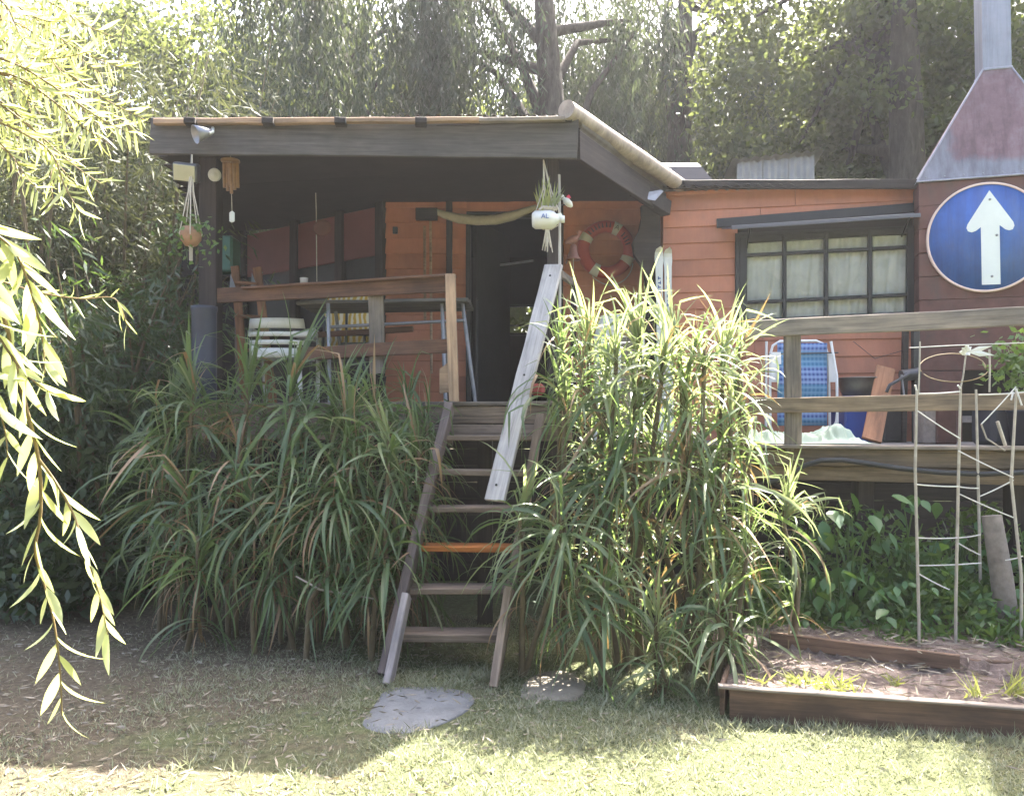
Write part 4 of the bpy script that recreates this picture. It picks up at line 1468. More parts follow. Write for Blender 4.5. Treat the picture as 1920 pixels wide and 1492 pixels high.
tp_ = MB().add(vs, fs, True).build('tarp', M['tarp'])
tag(tp_, 'crumpled pale green tarp on the side deck floor', 'tarp')
# dark iron stand and poles left of the chimney
ip = thing('iron_stand', 'pair of dark iron poles with a hand winch beside the chimney', 'stand', (at(1698, 0, 6.9).x, 6.9, ZR))
MB().bar(at(1693, 832, 6.85), at(1698, 600, 6.85), .045, .045, up=(1, 0, 0)).build('pole', M['dark_wood'], ip)
MB().bar(at(1718, 835, 6.75), at(1716, 600, 6.75), .055, .05, up=(1, 0, 0)).build('pole', M['blackframe'], ip)
MB().tube([at(1690, 705, 6.7), at(1722, 700, 6.7)], .05, 14).build('winch_drum', M['darksteel'], ip)
MB().tube([at(1706, 700, 6.66), at(1668, 722, 6.6), at(1662, 735, 6.6)], .014, 8).build('crank', M['darksteel'], ip)
MB().tube(arc(at(1690, 702, 6.66), at(1700, 770, 6.6), .02), .008, 6).build('chain', M['steel'], ip)
MB().tube([at(1600, 640, 6.95), at(1640, 672, 7.0), at(1700, 655, 6.9)], .003, 5).build('wire', M['darksteel'], ip)
gb = tag(MB().box((at(1672, 0, 6.9).x, 6.95, ZR + .16), (.2, .22, .32), ch=.02).build('charcoal_bin', M['darksteel']), 'dark metal bin behind the leaning board', 'bin')
cb = tag(MB().box((at(1736, 0, 6.4).x, 6.42, ZR + .15), (.1, .18, .30), ch=.012).build('concrete_block', M['log']), 'grey concrete block at the foot of the chimney', 'block')
rbx = tag(MB().box((at(1766, 0, 6.4).x, 6.42, ZR + .16), (.17, .2, .32), ch=.012).build('red_tin', M['chim']), 'rusty red tin beside the concrete block on the side deck', 'tin')
gt = tag(MB().box((at(1888, 0, 6.1).x, 6.15, ZR + .16), (.34, .3, .32), ch=.03).build('grey_tub', M['bluegrey']), 'grey plastic tub on the deck below the sign', 'tub')

# hose hanging along the deck edge
hs = [sf(1440, 905, -.02), sf(1475, 893, -.06), sf(1500, 872, -.08), sf(1530, 862, -.09), sf(1570, 861, -.09), sf(1620, 868, -.09), sf(1680, 877, -.10), sf(1750, 884, -.10), sf(1830, 887, -.10), sf(1920, 883, -.09), sf(2000, 878, -.08)]
tag(MB().tube(hs, .019, 10).build('garden_hose', M['blackrub']), 'black hose slung along the beam of the side deck', 'hose')

# things on the roof and behind it
spn = thing('solar_panel', 'dark solar panel box tilted on the cabin roof behind the roll', 'solar panel', (1.8, 8.3, 3.9))
MB().hull([V((1.36, 8.2, 3.9)), V((2.2, 8.2, 3.9)), V((1.36, 9.0, 3.9)), V((2.2, 9.0, 3.9)), at(1222, 312, 8.4), at(1315, 312, 8.4), at(1235, 306, 8.9), at(1308, 306, 8.9)]).build('panel_box', M['panel'], spn)
MB().tube([at(1232, 318, 8.36), at(1258, 318, 8.36)], .008, 6).build('rail', M['steel'], spn)
sh = thing('metal_shed', 'pale corrugated metal shed rising behind the cabin roof', 'shed', (3.8, 11.8, 0))
xs = np.linspace(at(1382, 0, 11.7).x, at(1528, 0, 11.7).x, 7)
for i in range(6):
    zt0, zt1 = at(0, 303 - 3 * i, 11.7).z, at(0, 300 - 3 * i, 11.7).z
    n_ = 10
    vs, fs = [], []
    for c_ in range(n_ + 1):
        x = xs[i] + (xs[i + 1] - xs[i]) * c_ / n_ - .002
        y = 11.7 + .012 * math.sin(c_ / n_ * 4 * math.pi) + .012 * (i % 2)
        vs += [V((x, y, 0)), V((x, y, zt0 + (zt1 - zt0) * c_ / n_))]
    for c_ in range(n_): fs.append([2 * c_, 2 * c_ + 2, 2 * c_ + 3, 2 * c_ + 1])
    MB().add(vs, fs, True).build('wall_sheet', M['shed'], sh)
corrugated('roof_sheet', [V((xs[0] - .1, 11.6, at(0, 303, 11.7).z)), V((xs[-1] + .1, 11.6, at(0, 285, 11.7).z)), V((xs[-1] + .1, 13.5, 4.9)), V((xs[0] - .1, 13.5, 4.9))], 9, .015, M['shed'], sh)
MB().bar((xs[0], 11.72, 2.4), (xs[0], 13.5, 2.4), 4.8, .02).build('side_wall', M['shed'], sh)
MB().bar((xs[-1], 11.72, 2.4), (xs[-1], 13.5, 2.4), 4.8, .02).build('side_wall', M['shed'], sh)

# ------------------------------------------------------------------ yard: stepping stones, planter, trellis
def slab(poly, label, mat):
    pts = []
    n = len(poly)
    base = [V(((px - CX) * (EYE * F / (py - HY)) / F, EYE * F / (py - HY), 0)) for px, py in poly]
    # smooth outline
    for i in range(n):
        p0, p1, p2, p3 = base[i - 1], base[i], base[(i + 1) % n], base[(i + 2) % n]
        for t in (0, .25, .5, .75):
            pts.append(.5 * ((2 * p1) + (-p0 + p2) * t + (2 * p0 - 5 * p1 + 4 * p2 - p3) * t * t + (-p0 + 3 * p1 - 3 * p2 + p3) * t ** 3))
    pts = [p + V((R.uniform(-.009, .009), R.uniform(-.009, .009), 0)) for p in pts]
    c_ = sum(pts, V((0, 0, 0))) / len(pts)
    zz = float(gz(c_.x, c_.y)) + .010
    m = MB()
    k = len(pts)
    rings = [(1.0, -.06), (1.0, -.008), (.985, 0.0), (.6, .004), (.25, .002)]
    vs, fs = [], []
    for s, dz in rings:
        for p in pts:
            q = c_.lerp(p, s)
            vs.append(V((q.x, q.y, zz + dz + R.uniform(-.003, .003))))
    for r_ in range(len(rings) - 1):
        for i in range(k):
            j = (i + 1) % k
            fs.append([r_ * k + i, r_ * k + j, (r_ + 1) * k + j, (r_ + 1) * k + i])
    fs.append([(len(rings) - 1) * k + i for i in range(k)])
    m.add(vs, fs, True)
    o = m.build('stepping_stone', mat, origin=(c_.x, c_.y, zz))
    return tag(o, label, 'stone', 'stepping stones at the stair foot')


slab([(678, 1362), (695, 1335), (722, 1296), (790, 1289), (860, 1295), (889, 1311), (868, 1337), (805, 1366), (735, 1379)], 'large blue-grey slab lying in front of the stairs', M['slate'])
slab([(970, 1306), (1003, 1264), (1060, 1258), (1096, 1282), (1078, 1311), (1020, 1310)], 'smaller tan slab half under the plants right of the stairs', paint('tan stone', (.19, .165, .13), .9, .25, 9, .003))

pb = thing('planter_box', 'low brown timber planter with bare mulch at the lower right', 'planter', (2.2, 4.6, 0))
G0, G1 = V((1.175, 4.33, 0)), V((3.4, 3.80, 0))
plank('front_board', G0 + V((0, 0, .075)), G1 + V((0, 0, .075)), .19, .03, M['planter'], pb, seg=10, wob=.003)
plank('top_lip', G0 + V((-.055, .012, .166)), G1 + V((0, .012, .166)), .018, .05, M['grey_wood'], pb, seg=10, wob=.003)
plank('side_board', G0 + V((-.03, .03, .085)), V((1.36, 4.95, .11)), .17, .025, M['planter'], pb)
plank('back_board', V((1.66, 5.16, .2)), V((2.62, 4.68, .19)), .09, .03, M['planter'], pb)
plank('back_board', V((2.6, 4.72, .16)), V((3.5, 4.6, .15)), .09, .03, M['planter'], pb)
# soil in two terraces
vs, fs = [], []
n_, m_ = 70, 50
for j in range(m_ + 1):
    for i in range(n_ + 1):
        u, v = i / n_, j / m_
        x0 = 1.18 + .22 * v; x1 = 3.45
        x = x0 + (x1 - x0) * u
        yf = 4.345 - .235 * (x - 1.175)
        y = yf + v * (5.75 - yf)
        bl_ = 5.16 - .5 * (x - 1.66)
        z = .135 + (.07 if y > bl_ else 0) + .02 * math.sin(x * 9 + y * 7) * math.sin(x * 4 - y * 11) + R.uniform(-.008, .008)
        vs.append(V((x, y, z)))
for j in range(m_):
    for i in range(n_):
        k_ = j * (n_ + 1) + i
        fs.append([k_, k_ + 1, k_ + n_ + 2, k_ + n_ + 1])
MB().add(vs, fs, True).build('soil', M['soil'], pb)

# bean trellis of bamboo stakes tied with twine
tr = thing('stake_trellis', 'trellis of thin bamboo stakes tied with white twine behind the planter', 'trellis', (2.8, 5.0, .2))
stakes = [((1719, 732), (1716, 880), (1723, 1165), 5.0), ((1801, 728), (1797, 900), (1792, 1135), 5.05), ((1830, 730), (1834, 900), (1838, 1080), 5.5), ((1906, 728), (1896, 900), (1915, 1080), 5.05)]
for a, b, c_, D in stakes:
    p, q = at(*c_, D), at(*a, D)
    q0 = V((p.x, p.y, .1))
    MB().tube([q0, p, at(*b, D), q.lerp(at(*b, D), .4), q], [.0095, .010, .0095, .0085, .0075], 8).build('stake', M['stake'], tr)
tw = [((1720, 770), (1800, 822), 5.0), ((1797, 845), (1900, 895), 5.04), ((1719, 908), (1797, 912), 5.02), ((1797, 912), (1835, 915), 5.2), ((1720, 1008), (1795, 1008), 5.02), ((1795, 1008), (1838, 1002), 5.2), ((1721, 1060), (1840, 1055), 5.05), ((1797, 925), (1900, 970), 5.05), ((1797, 1018), (1838, 1040), 5.2), ((1722, 1075), (1780, 1105), 5.02), ((1838, 930), (1900, 900), 5.2), ((1840, 795), (1905, 725), 5.2), ((1835, 740), (1920, 735), 5.1), ((1885, 1050), (1918, 1042), 5.1), ((1719, 738), (1800, 734), 5.02)]
for a, b, D in tw:
    MB().tube(arc(at(*a, D), at(*b, D), .004, 6), .0042, 5).build('twine', M['string'], tr)
MB().tube([at(1840, 795, 5.2), at(1850, 822, 5.2), at(1885, 845, 5.15)], .006, 5).build('twig', M['stake'], tr)
MB().tube([at(1870, 790, 5.2), at(1885, 835, 5.2)], .011, 6).build('twig', M['stake'], tr)
for a, b in (((1905, 728), (1916, 760)), ((1900, 735), (1896, 750)), ((1719, 735), (1716, 722)), ((1801, 728), (1796, 722))):
    MB().tube([at(*a, 5.04), at(*b, 5.03)], .006, 5).build('knot', M['string'], tr)
# wire hoops and a white plastic rosette on a thin stalk
hp_ = []
for i in range(28):
    a = math.radians(200 - 205 * i / 27)
    hp_.append(at(1786 + 62 * math.cos(a), 688 - 25 * math.sin(a) , 5.03 + .1 * math.sin(a)))
MB().tube(hp_, .003, 5).build('wire_hoop', M['twig'], tr)
hp_ = []
for i in range(18):
    a = math.radians(205 + 140 * i / 17)
    hp_.append(at(1790 + 64 * math.cos(a), 690 - 26 * math.sin(a), 5.03 + .1 * math.sin(a)))
MB().tube(hp_, .003, 5).build('wire_hoop', M['twig'], tr)
MB().tube([at(1801, 728, 5.05), at(1806, 705, 5.05), at(1811, 665, 5.05)], .005, 6).build('stalk', M['stake'], tr)
MB().tube([at(1855, 735, 5.2), at(1856, 690, 5.2), at(1855, 655, 5.2)], .006, 6).build('stalk', M['stake'], tr)
MB().tube([at(1722, 740, 5.0), at(1724, 690, 5.0), at(1725, 640, 5.0)], .005, 6).build('stalk', M['stake'], tr)
MB().tube([at(1705, 652, 5.1), at(1800, 647, 5.06), at(1990, 640, 5.0)], .003, 5).build('twine', M['string'], tr)
wf = thing('plastic_flower', 'crumpled white plastic rosette on a thin stalk below the sign', 'flower', at(1812, 660, 5.05))
for i in range(9):
    a = i / 9 * 2 * math.pi
    c0_ = at(1812, 660, 5.05)
    l_ = .05 if i not in (0, 8) else .14
    d_ = V((math.cos(a), -.3 + .5 * math.sin(a * 2), math.sin(a) * .7 + .25))
    s_ = d_.cross(V((0, 1, .2))).normalized() * .018
    MB().hull([c0_, c0_ + d_ * l_ * .5 + s_, c0_ + d_ * l_ * .5 - s_, c0_ + d_ * l_, c0_ + d_ * l_ * .5 + V((0, -.006, 0))]).build('petal', M['white'], wf)
lg = thing('log_post', 'leaning grey log post in the undergrowth behind the stakes', 'post', at(1888, 1200, 5.3))
MB().tube([V((at(1893, 0, 5.3).x, 5.3, .0)), at(1888, 1165, 5.3), at(1878, 1080, 5.3), at(1868, 1020, 5.32), at(1859, 966, 5.34)], [.075, .072, .068, .064, .06], 14).build('trunk', M['log'], lg)

# potted shrub on the deck at the right edge
ps = thing('potted_shrub', 'small dark green potted shrub on the deck at the right edge', 'potted plant', (at(1905, 0, 6.0).x, 5.95, ZR))
pcn = V((at(1925, 0, 5.95).x, 5.95, ZR))
MB().lathe(pcn, [(0, 0), (.1, 0), (.13, .24), (.14, .25), (.14, .27), (.12, .27), (.11, .22), (0, .22)], 20).build('pot', M['bluegrey'], ps)
MB().tube([pcn + V((0, 0, .2)), pcn + V((.02, 0, .5)), pcn + V((-.03, .02, .8))], [.012, .01, .006], 6).build('stem', M['stemm'], ps)
P = np.array(pcn) + [-.02, 0, .62] + RN.normal(size=(420, 3)) * [.11, .1, .14]
leaf_obj('foliage', P, RN.normal(size=(420, 3)) + [0, 0, -.2], .075, .035, M['cover'], ps)['kind'] = 'stuff'

# ------------------------------------------------------------------ strap-leaved plants
def strap_mesh(elev, droop, wrel, twist, mat, name, seg=8, kink=0, ex=1.25):
    """arching strap leaf of unit length: starts at the origin, leaves towards +X at elevation elev and bends down by droop"""
    vs, fs = [], []
    p = V((0, 0, 0))
    ds = 1 / seg
    for i in range(seg + 1):
        t = i / seg
        e = elev - droop * t ** ex
        if kink and t > kink: e -= 1.1
        e = max(e, -1.5)
        d = V((math.cos(e), 0, math.sin(e)))
        nrm = V((-math.sin(e), 0, math.cos(e)))
        side = V((0, 1, 0))
        tw = twist * t
        side, nrm = side * math.cos(tw) + nrm * math.sin(tw), nrm * math.cos(tw) - side * math.sin(tw)
        w = wrel * (.55 + .45 * min(1, t / .25)) * (1 - max(0, (t - .35) / .65) ** 1.7) * .5
        fold = w * .35
        vs += [p + side * w + nrm * fold, p.copy(), p - side * w + nrm * fold]
        p = p + d * ds
    for i in range(seg):
        for k in range(2):
            a = i * 3 + k
            fs.append([a, a + 1, a + 4, a + 3])
    me = bpy.data.meshes.new(name)
    me.from_pydata([tuple(v) for v in vs], [], fs)
    me.polygons.foreach_set('use_smooth', [True] * len(fs))
    me.materials.append(M[mat])
    me.update()
    return me


STRAP = {}
CLS = [(84, .4, 1.6), (76, .8, 1.5), (68, 1.3, 1.4), (58, 1.9, 1.2), (48, 2.3, 1.0), (36, 2.4, .9), (22, 2.1, .8), (8, 1.7, .7), (-14, 1.3, .6)]
for mk in ('strap', 'strap_y', 'strap_b'):
    STRAP[mk] = []
    for k in range(27):
        e, dr_, ex = CLS[k % 9]
        STRAP[mk].append(strap_mesh(math.radians(e + R.uniform(-5, 5)), dr_ * R.uniform(.85, 1.12), R.uniform(.029, .047), R.uniform(-1.4, 1.4), mk, 'leaf', kink=R.choice([0, 0, 0, .4, .55, .7]) if k % 9 < 6 else 0, ex=ex))


def head(parent, c, n, Lm, mk, up=0.0, dead=0, lo=0, pale=.07):
    """rosette of leaf objects round the point c, its axis leaning a little"""
    TL = Matrix.Rotation(R.gauss(0, .28), 4, 'X') @ Matrix.Rotation(R.gauss(0, .28), 4, 'Y')
    for i in range(n):
        q = R.random()
        k = max(lo, min(8, int((q ** (1.0 + up)) * 9)))
        mr_ = R.random()
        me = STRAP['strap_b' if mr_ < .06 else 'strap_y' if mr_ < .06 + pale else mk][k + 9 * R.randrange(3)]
        L = Lm * R.uniform(.5, 1.15) * (0.85 + .2 * k / 8)
        az = R.uniform(0, 2 * math.pi)
        Mx = Matrix.Translation(c + V((R.uniform(-.02, .02), R.uniform(-.02, .02), -.03 * k + R.uniform(-.05, .05)))) @ TL @ Matrix.Rotation(az, 4, 'Z') @ Matrix.Rotation(R.uniform(-.25, .25), 4, 'X') @ Matrix.Scale(L, 4)
        put(bpy.data.objects.new('leaf', me), Mx, parent)
    for i in range(dead):
        me = STRAP['strap_b'][R.choice([6, 7, 8, 16, 17, 26])]
        Mx = Matrix.Translation(c + V((0, 0, -.2 - R.uniform(0, .15)))) @ Matrix.Rotation(R.uniform(0, 6.28), 4, 'Z') @ Matrix.Rotation(R.uniform(0, .4), 4, 'Y') @ Matrix.Scale(Lm * R.uniform(.4, .75), 4)
        put(bpy.data.objects.new('withered_leaf', me), Mx, parent)


def strap_plant(label, base, heads, group, young=False):
    """heads: list of (point, leaf count, leaf length, material, up bias, dead leaves); every head on a stem from the base"""
    pl = thing('strap_leaf_plant', label, 'plant', base, group)
    for (c, n, L, mk, up, dead) in heads:
        b = V(base) + V((R.uniform(-.05, .05), R.uniform(-.05, .05), -.03))
        mid = b.lerp(c, .5) + V((R.uniform(-.07, .07), R.uniform(-.05, .05), R.uniform(-.05, .1)))
        MB().tube([b, mid, c + V((0, 0, -.12)), c + V((0, 0, .02))], [.022, .018, .015, .010], 7).build('stem', M['stemm'], pl)
        head(pl, c, int(n * (1.95 if group == LG else 1.6)), L * 1.15, mk, up, dead=dead, pale=.10 if group == LG else .34)  # larger share of pale leaves on the right imitates sunlight
        h = c.z - base[2]
        if h > .75:
            # older leaves hanging along the stem below the head
            for f_ in ((.72, .46) if h > 1.2 else (.62,)):
                q = mid.lerp(c, (f_ - .5) * 2) if f_ > .5 else b.lerp(mid, f_ * 2)
                head(pl, q, 15 if group == LG else 10, .58, 'strap', -.3, dead=5, lo=4, pale=.04 if group == LG else .3)
    return pl


def gp(px, D): return V(((px - CX) * D / F, D, float(gz((px - CX) * D / F, D))))


LG, RG = 'dark strap-leaved plants left of the stairs', 'sunlit strap-leaved plants right of the stairs'
G, Y, B = 'strap', 'strap_y', 'strap_b'
# left thicket: (label, base px, base D, heads as (px, py, D, n, L, mat, up, dead))
left = [
    ('leftmost strap-leaved plant at the dark end of the left thicket', 300, 6.1, [(290, 745, 6.1, 24, .62, G, 0, 2), (265, 880, 6.0, 20, .60, G, -.2, 2)]),
    ('strap-leaved plant with tall upright tuft near the drum', 350, 5.95, [(335, 700, 5.95, 26, .62, G, .2, 1), (330, 930, 5.75, 24, .62, G, -.3, 2)]),
    ('strap-leaved plant with withered brown skirt below the stepladder', 430, 5.9, [(438, 690, 5.9, 22, .58, G, .5, 8), (425, 800, 5.75, 10, .5, B, -.2, 8)]),
    ('low strap-leaved clump at the front foot of the left thicket', 350, 5.6, [(345, 1010, 5.5, 26, .56, G, -.3, 3)]),
    ('strap-leaved plant with tall bright blades before the white chair', 520, 5.75, [(520, 690, 5.75, 28, .66, G, .7, 2), (505, 830, 5.6, 22, .62, G, -.2, 2)]),
    ('strap-leaved plant below the left part of the table', 590, 5.8, [(600, 720, 5.8, 26, .60, G, .4, 2), (585, 870, 5.6, 22, .62, G, -.4, 5)]),
    ('strap-leaved plant with pale dry leaves at mid height of the thicket', 640, 5.6, [(648, 765, 5.6, 28, .62, G, .2, 9), (640, 900, 5.45, 26, .66, G, -.5, 3)]),
    ('strap-leaved plant with yellow-green tip below the grey baluster', 690, 5.7, [(700, 735, 5.75, 22, .52, G, .3, 1), (668, 820, 5.6, 16, .55, G, .1, 1)]),
    ('single-stemmed strap-leaved plant with pale tuft left of the stairs', 735, 5.45, [(728, 800, 5.5, 16, .48, Y, .8, 0), (728, 840, 5.5, 16, .55, G, -.1, 2), (722, 990, 5.35, 24, .58, G, -.5, 2)]),
    ('strap-leaved plant squeezed against the stair stringer', 790, 5.65, [(785, 810, 5.7, 24, .50, G, 0, 2), (760, 900, 5.55, 18, .5, G, -.2, 2)]),
    ('short bluish strap-leaved clump low in the shade of the thicket', 480, 5.5, [(480, 1030, 5.45, 20, .48, G, -.3, 2)]),
    ('sprawling strap-leaved clump at the foot of the thicket by dry twigs', 590, 5.35, [(590, 1040, 5.35, 22, .46, G, -.4, 4)]),
    ('small strap-leaved clump at the foot beside the pale sistered board', 690, 5.3, [(690, 1045, 5.3, 20, .46, G, -.4, 3)]),
    ('strap-leaved plant rising at the back below the wooden corner post', 770, 6.0, [(765, 730, 6.0, 22, .48, G, .2, 2), (800, 760, 5.95, 16, .45, G, 0, 1)]),
    ('strap-leaved plant filling the middle of the left thicket', 545, 5.6, [(560, 930, 5.5, 28, .62, G, -.4, 5), (450, 930, 5.6, 24, .6, G, -.4, 4)]),
    ('strap-leaved plant drooping over the deck edge below the drum', 350, 6.25, [(330, 745, 6.2, 30, .46, G, -.25, 2), (400, 730, 6.2, 30, .46, G, -.25, 2)]),
    ('strap-leaved plant drooping over the deck edge below the white chair', 480, 6.15, [(470, 735, 6.1, 30, .46, G, -.25, 2), (545, 745, 6.05, 30, .46, G, -.25, 2)]),
    ('strap-leaved plant drooping over the deck edge below the yellow cushion', 620, 6.0, [(615, 745, 5.98, 30, .44, G, -.25, 3), (670, 755, 5.95, 30, .44, G, -.25, 2)]),
    ('strap-leaved plant drooping over the deck edge next to the corner post', 745, 5.95, [(735, 760, 5.9, 30, .42, G, -.25, 2), (800, 775, 5.88, 24, .38, G, -.2, 2)]),
    ('strap-leaved plant deep in the dark behind the left thicket', 400, 6.2, [(385, 800, 6.2, 26, .62, G, -.1, 3), (250, 800, 6.3, 18, .55, G, -.2, 3)]),
]
right = [
    ('strap-leaved plant leaning towards the white handrail', 1050, 5.5, [(1050, 640, 5.5, 30, .52, G, .4, 1), (1060, 720, 5.4, 28, .58, G, 0, 2)]),
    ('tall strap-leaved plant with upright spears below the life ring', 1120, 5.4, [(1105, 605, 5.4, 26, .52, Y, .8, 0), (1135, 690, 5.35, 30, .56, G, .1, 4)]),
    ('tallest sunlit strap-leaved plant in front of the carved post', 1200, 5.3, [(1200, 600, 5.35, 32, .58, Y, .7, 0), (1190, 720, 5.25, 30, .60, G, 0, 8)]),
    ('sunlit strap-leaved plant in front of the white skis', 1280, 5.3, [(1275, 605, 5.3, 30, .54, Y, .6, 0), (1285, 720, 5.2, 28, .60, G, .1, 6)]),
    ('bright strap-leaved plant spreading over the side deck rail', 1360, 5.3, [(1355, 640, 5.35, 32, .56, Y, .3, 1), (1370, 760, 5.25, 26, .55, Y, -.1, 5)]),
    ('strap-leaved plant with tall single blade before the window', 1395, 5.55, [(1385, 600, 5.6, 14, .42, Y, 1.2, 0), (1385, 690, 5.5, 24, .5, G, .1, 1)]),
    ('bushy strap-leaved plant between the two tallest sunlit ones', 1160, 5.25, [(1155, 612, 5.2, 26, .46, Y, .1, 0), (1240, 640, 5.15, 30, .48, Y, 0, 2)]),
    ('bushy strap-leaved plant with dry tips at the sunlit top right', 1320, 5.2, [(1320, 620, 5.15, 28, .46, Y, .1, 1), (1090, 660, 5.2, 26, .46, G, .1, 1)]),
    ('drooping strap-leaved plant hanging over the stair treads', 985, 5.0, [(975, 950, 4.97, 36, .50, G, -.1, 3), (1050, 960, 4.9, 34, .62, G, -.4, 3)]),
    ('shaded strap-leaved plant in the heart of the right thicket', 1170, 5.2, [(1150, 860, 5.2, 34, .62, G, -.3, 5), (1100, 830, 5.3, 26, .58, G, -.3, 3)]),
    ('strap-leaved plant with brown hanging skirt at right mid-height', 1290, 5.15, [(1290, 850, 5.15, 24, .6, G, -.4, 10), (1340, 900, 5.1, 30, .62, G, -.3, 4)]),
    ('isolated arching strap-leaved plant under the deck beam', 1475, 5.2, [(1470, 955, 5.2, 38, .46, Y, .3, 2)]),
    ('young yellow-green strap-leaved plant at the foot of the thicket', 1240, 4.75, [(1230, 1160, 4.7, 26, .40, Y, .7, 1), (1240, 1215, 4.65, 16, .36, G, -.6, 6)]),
    ('low strap-leaved clump beside the left corner of the planter', 1340, 4.75, [(1345, 1120, 4.7, 26, .48, G, -.3, 2), (1370, 1150, 4.7, 18, .5, G, -.5, 2)]),
    ('strap-leaved clump trailing on the lawn in front of the thicket', 1140, 4.85, [(1130, 1090, 4.8, 26, .52, G, -.4, 3), (1080, 1060, 4.85, 20, .55, G, -.5, 2)]),
    ('dark strap-leaved clump low between planter and thicket', 1410, 4.95, [(1400, 1010, 5.0, 28, .52, G, -.3, 3)]),
]
for grp, lst in ((LG, left), (RG, right)):
    for (lab, bpx, bD, hs_) in lst:
        strap_plant(lab, gp(bpx, bD), [(at(px, py, D), n, L, mk, up, dead) for (px, py, D, n, L, mk, up, dead) in [(h[0] + (26 if grp == LG and h[0] < 640 else 0), h[1] + (36 if grp == LG and h[1] < 728 else 20 if grp == LG and h[1] < 880 else 42 if grp == RG and h[1] < 660 else 20 if grp == RG and h[1] < 800 else 0), *h[2:]) for h in hs_]], grp)
# dry fallen stick under the left thicket
tag(MB().tube([at(555, 1080, 5.35), at(600, 1105, 5.3), at(700, 1122, 5.25)], [.006, .008, .005], 6).build('dry_stick', M['stake']), 'thin pale dry stick caught in the foot of the left thicket', 'stick')

# ------------------------------------------------------------------ heart-leaved plants under the side deck
def heart_mesh(name):
    out = [(0, 0), (.12, -.12), (.3, -.30), (.5, -.30), (.75, -.17), (1, 0)]
    vs = [(0, 0, 0), (.5, 0, -.06), (1, 0, -.22)]
    for x, y in out[1:-1]: vs.append((x - (.06 if x < .2 else 0), y, .06 - .2 * x * x))
    for x, y in out[1:-1]: vs.append((x - (.06 if x < .2 else 0), -y, .06 - .2 * x * x))
    fs = [[0, 1, 5, 4], [0, 4, 3], [1, 2, 6, 5], [0, 8, 9, 1], [0, 7, 8], [1, 9, 10, 2]]
    me = bpy.data.meshes.new(name)
    me.from_pydata(vs, [], fs)
    me.polygons.foreach_set('use_smooth', [True] * len(fs))
    me.materials.append(M['heart'])
    me.update()
    return me


HEART = heart_mesh('leaf')


def heart_plant(label, pxs, D, n, size, spread):
    b = gp(pxs[0], D)
    t = thing('heart_leaf_plant', label, 'plant', b, 'heart-leaved plants under the side deck')
    top = at(pxs[0], pxs[1], D)
    for k in range(5):
        e = top + V((R.uniform(-1, 1) * spread, R.uniform(-.2, .1), R.uniform(-.25, .1)))
        MB().tube([b + V((R.uniform(-.04, .04), 0, -.02)), b.lerp(e, .6) + V((R.uniform(-.05, .05), 0, .05)), e], [.009, .007, .004], 6).build('stem', M['cover'], t)
    for k in range(n):
        h = R.random()
        c = b.lerp(top, .15 + .9 * h) + V((R.gauss(0, spread), R.gauss(-.02, .12), R.uniform(-.06, .06)))
        az = R.uniform(-math.pi, 0) if R.random() < .8 else R.uniform(0, math.pi)
        Mx = Matrix.Translation(c) @ Matrix.Rotation(az, 4, 'Z') @ Matrix.Rotation(R.uniform(.2, 1.15), 4, 'Y') @ Matrix.Rotation(R.uniform(-.4, .4), 4, 'X') @ Matrix.Scale(size * R.uniform(.6, 1.15), 4)
        put(bpy.data.objects.new('leaf', HEART), Mx, t)


heart_plant('big heart-leaved plant between the arching plant and first stake', (1585, 960), 5.6, 34, .15, .14)
heart_plant('heart-leaved plant directly behind the leftmost stake', (1690, 935), 5.7, 30, .15, .16)
heart_plant('lower heart-leaved plant beside the bare mulch patch', (1575, 1075), 5.45, 40, .11, .17)
heart_plant('heart-leaved plant at the foot of the second stake', (1690, 1080), 5.35, 36, .10, .2)
heart_plant('heart-leaved plant in the gloom behind the log post', (1800, 960), 5.8, 26, .12, .16)
heart_plant('heart-leaved plant at the right edge behind the log', (1925, 1010), 5.5, 34, .11, .16)

# leafy ground cover under and in front of the deck
n = 11000
x = RN.uniform(1.55, 4.2, n)
y = RN.uniform(4.85, 6.2, n)
keep = y > 5.42 - .36 * (x - 1.75) + .08 * np.sin(x * 7)
x, y = x[keep], y[keep]
hmax = np.clip((y - (5.42 - .36 * (x - 1.75))) / .7, .12, 1) * .85 * (.75 + .25 * np.sin(x * 6 + y * 3))
z = .15 + hmax * RN.uniform(0, 1, len(x)) ** .7
D_ = RN.normal(size=(len(x), 3)) + [0, -.5, -.1]
tag(leaf_obj('ground_cover', np.stack([x, y, z], 1), D_, RN.uniform(.05, .11, len(x)), RN.uniform(.02, .045, len(x)), M['cover'], None), 'dense low leafy growth under the side deck', 'ground cover', kind='stuff')

# grass tufts in the planter
def tuft(label, px, py, n, h, spread, mat='tuft'):
    D = (EYE - .15) * F / (py - HY)
    b = V(((px - CX) * D / F, D, .14))
    t = thing('grass_tuft', label, 'grass tuft', b, 'grass tufts in the planter')
    sp = []
    for k in range(n):
        q = b + V((R.gauss(0, spread), R.gauss(0, spread * .6), 0))
        e = q + V((R.gauss(0, .5) * h, R.gauss(0, .4) * h, h * R.uniform(.5, 1.1)))
        sp.append((q, e, (R.gauss(0, .25) * h, 0, -.25 * h)))
    blades(sp, .010, M[mat], 'blades', t, 5)['kind'] = 'stuff'


tuft('pale grass tuft left of the middle of the planter', 1500, 1282, 34, .12, .04)
tuft('wider pale grass tuft next to it nearer the middle of the planter', 1565, 1290, 44, .13, .06)
tuft('short tuft standing alone in the centre of the planter', 1675, 1280, 16, .09, .02)
tuft('tall upright yellow tuft in the right part of the planter', 1828, 1306, 14, .20, .02)
tuft('tall arching tuft at the right edge of the planter', 1905, 1300, 26, .22, .04)
tuft('thin shoot at the left corner of the planter', 1430, 1278, 6, .10, .012)

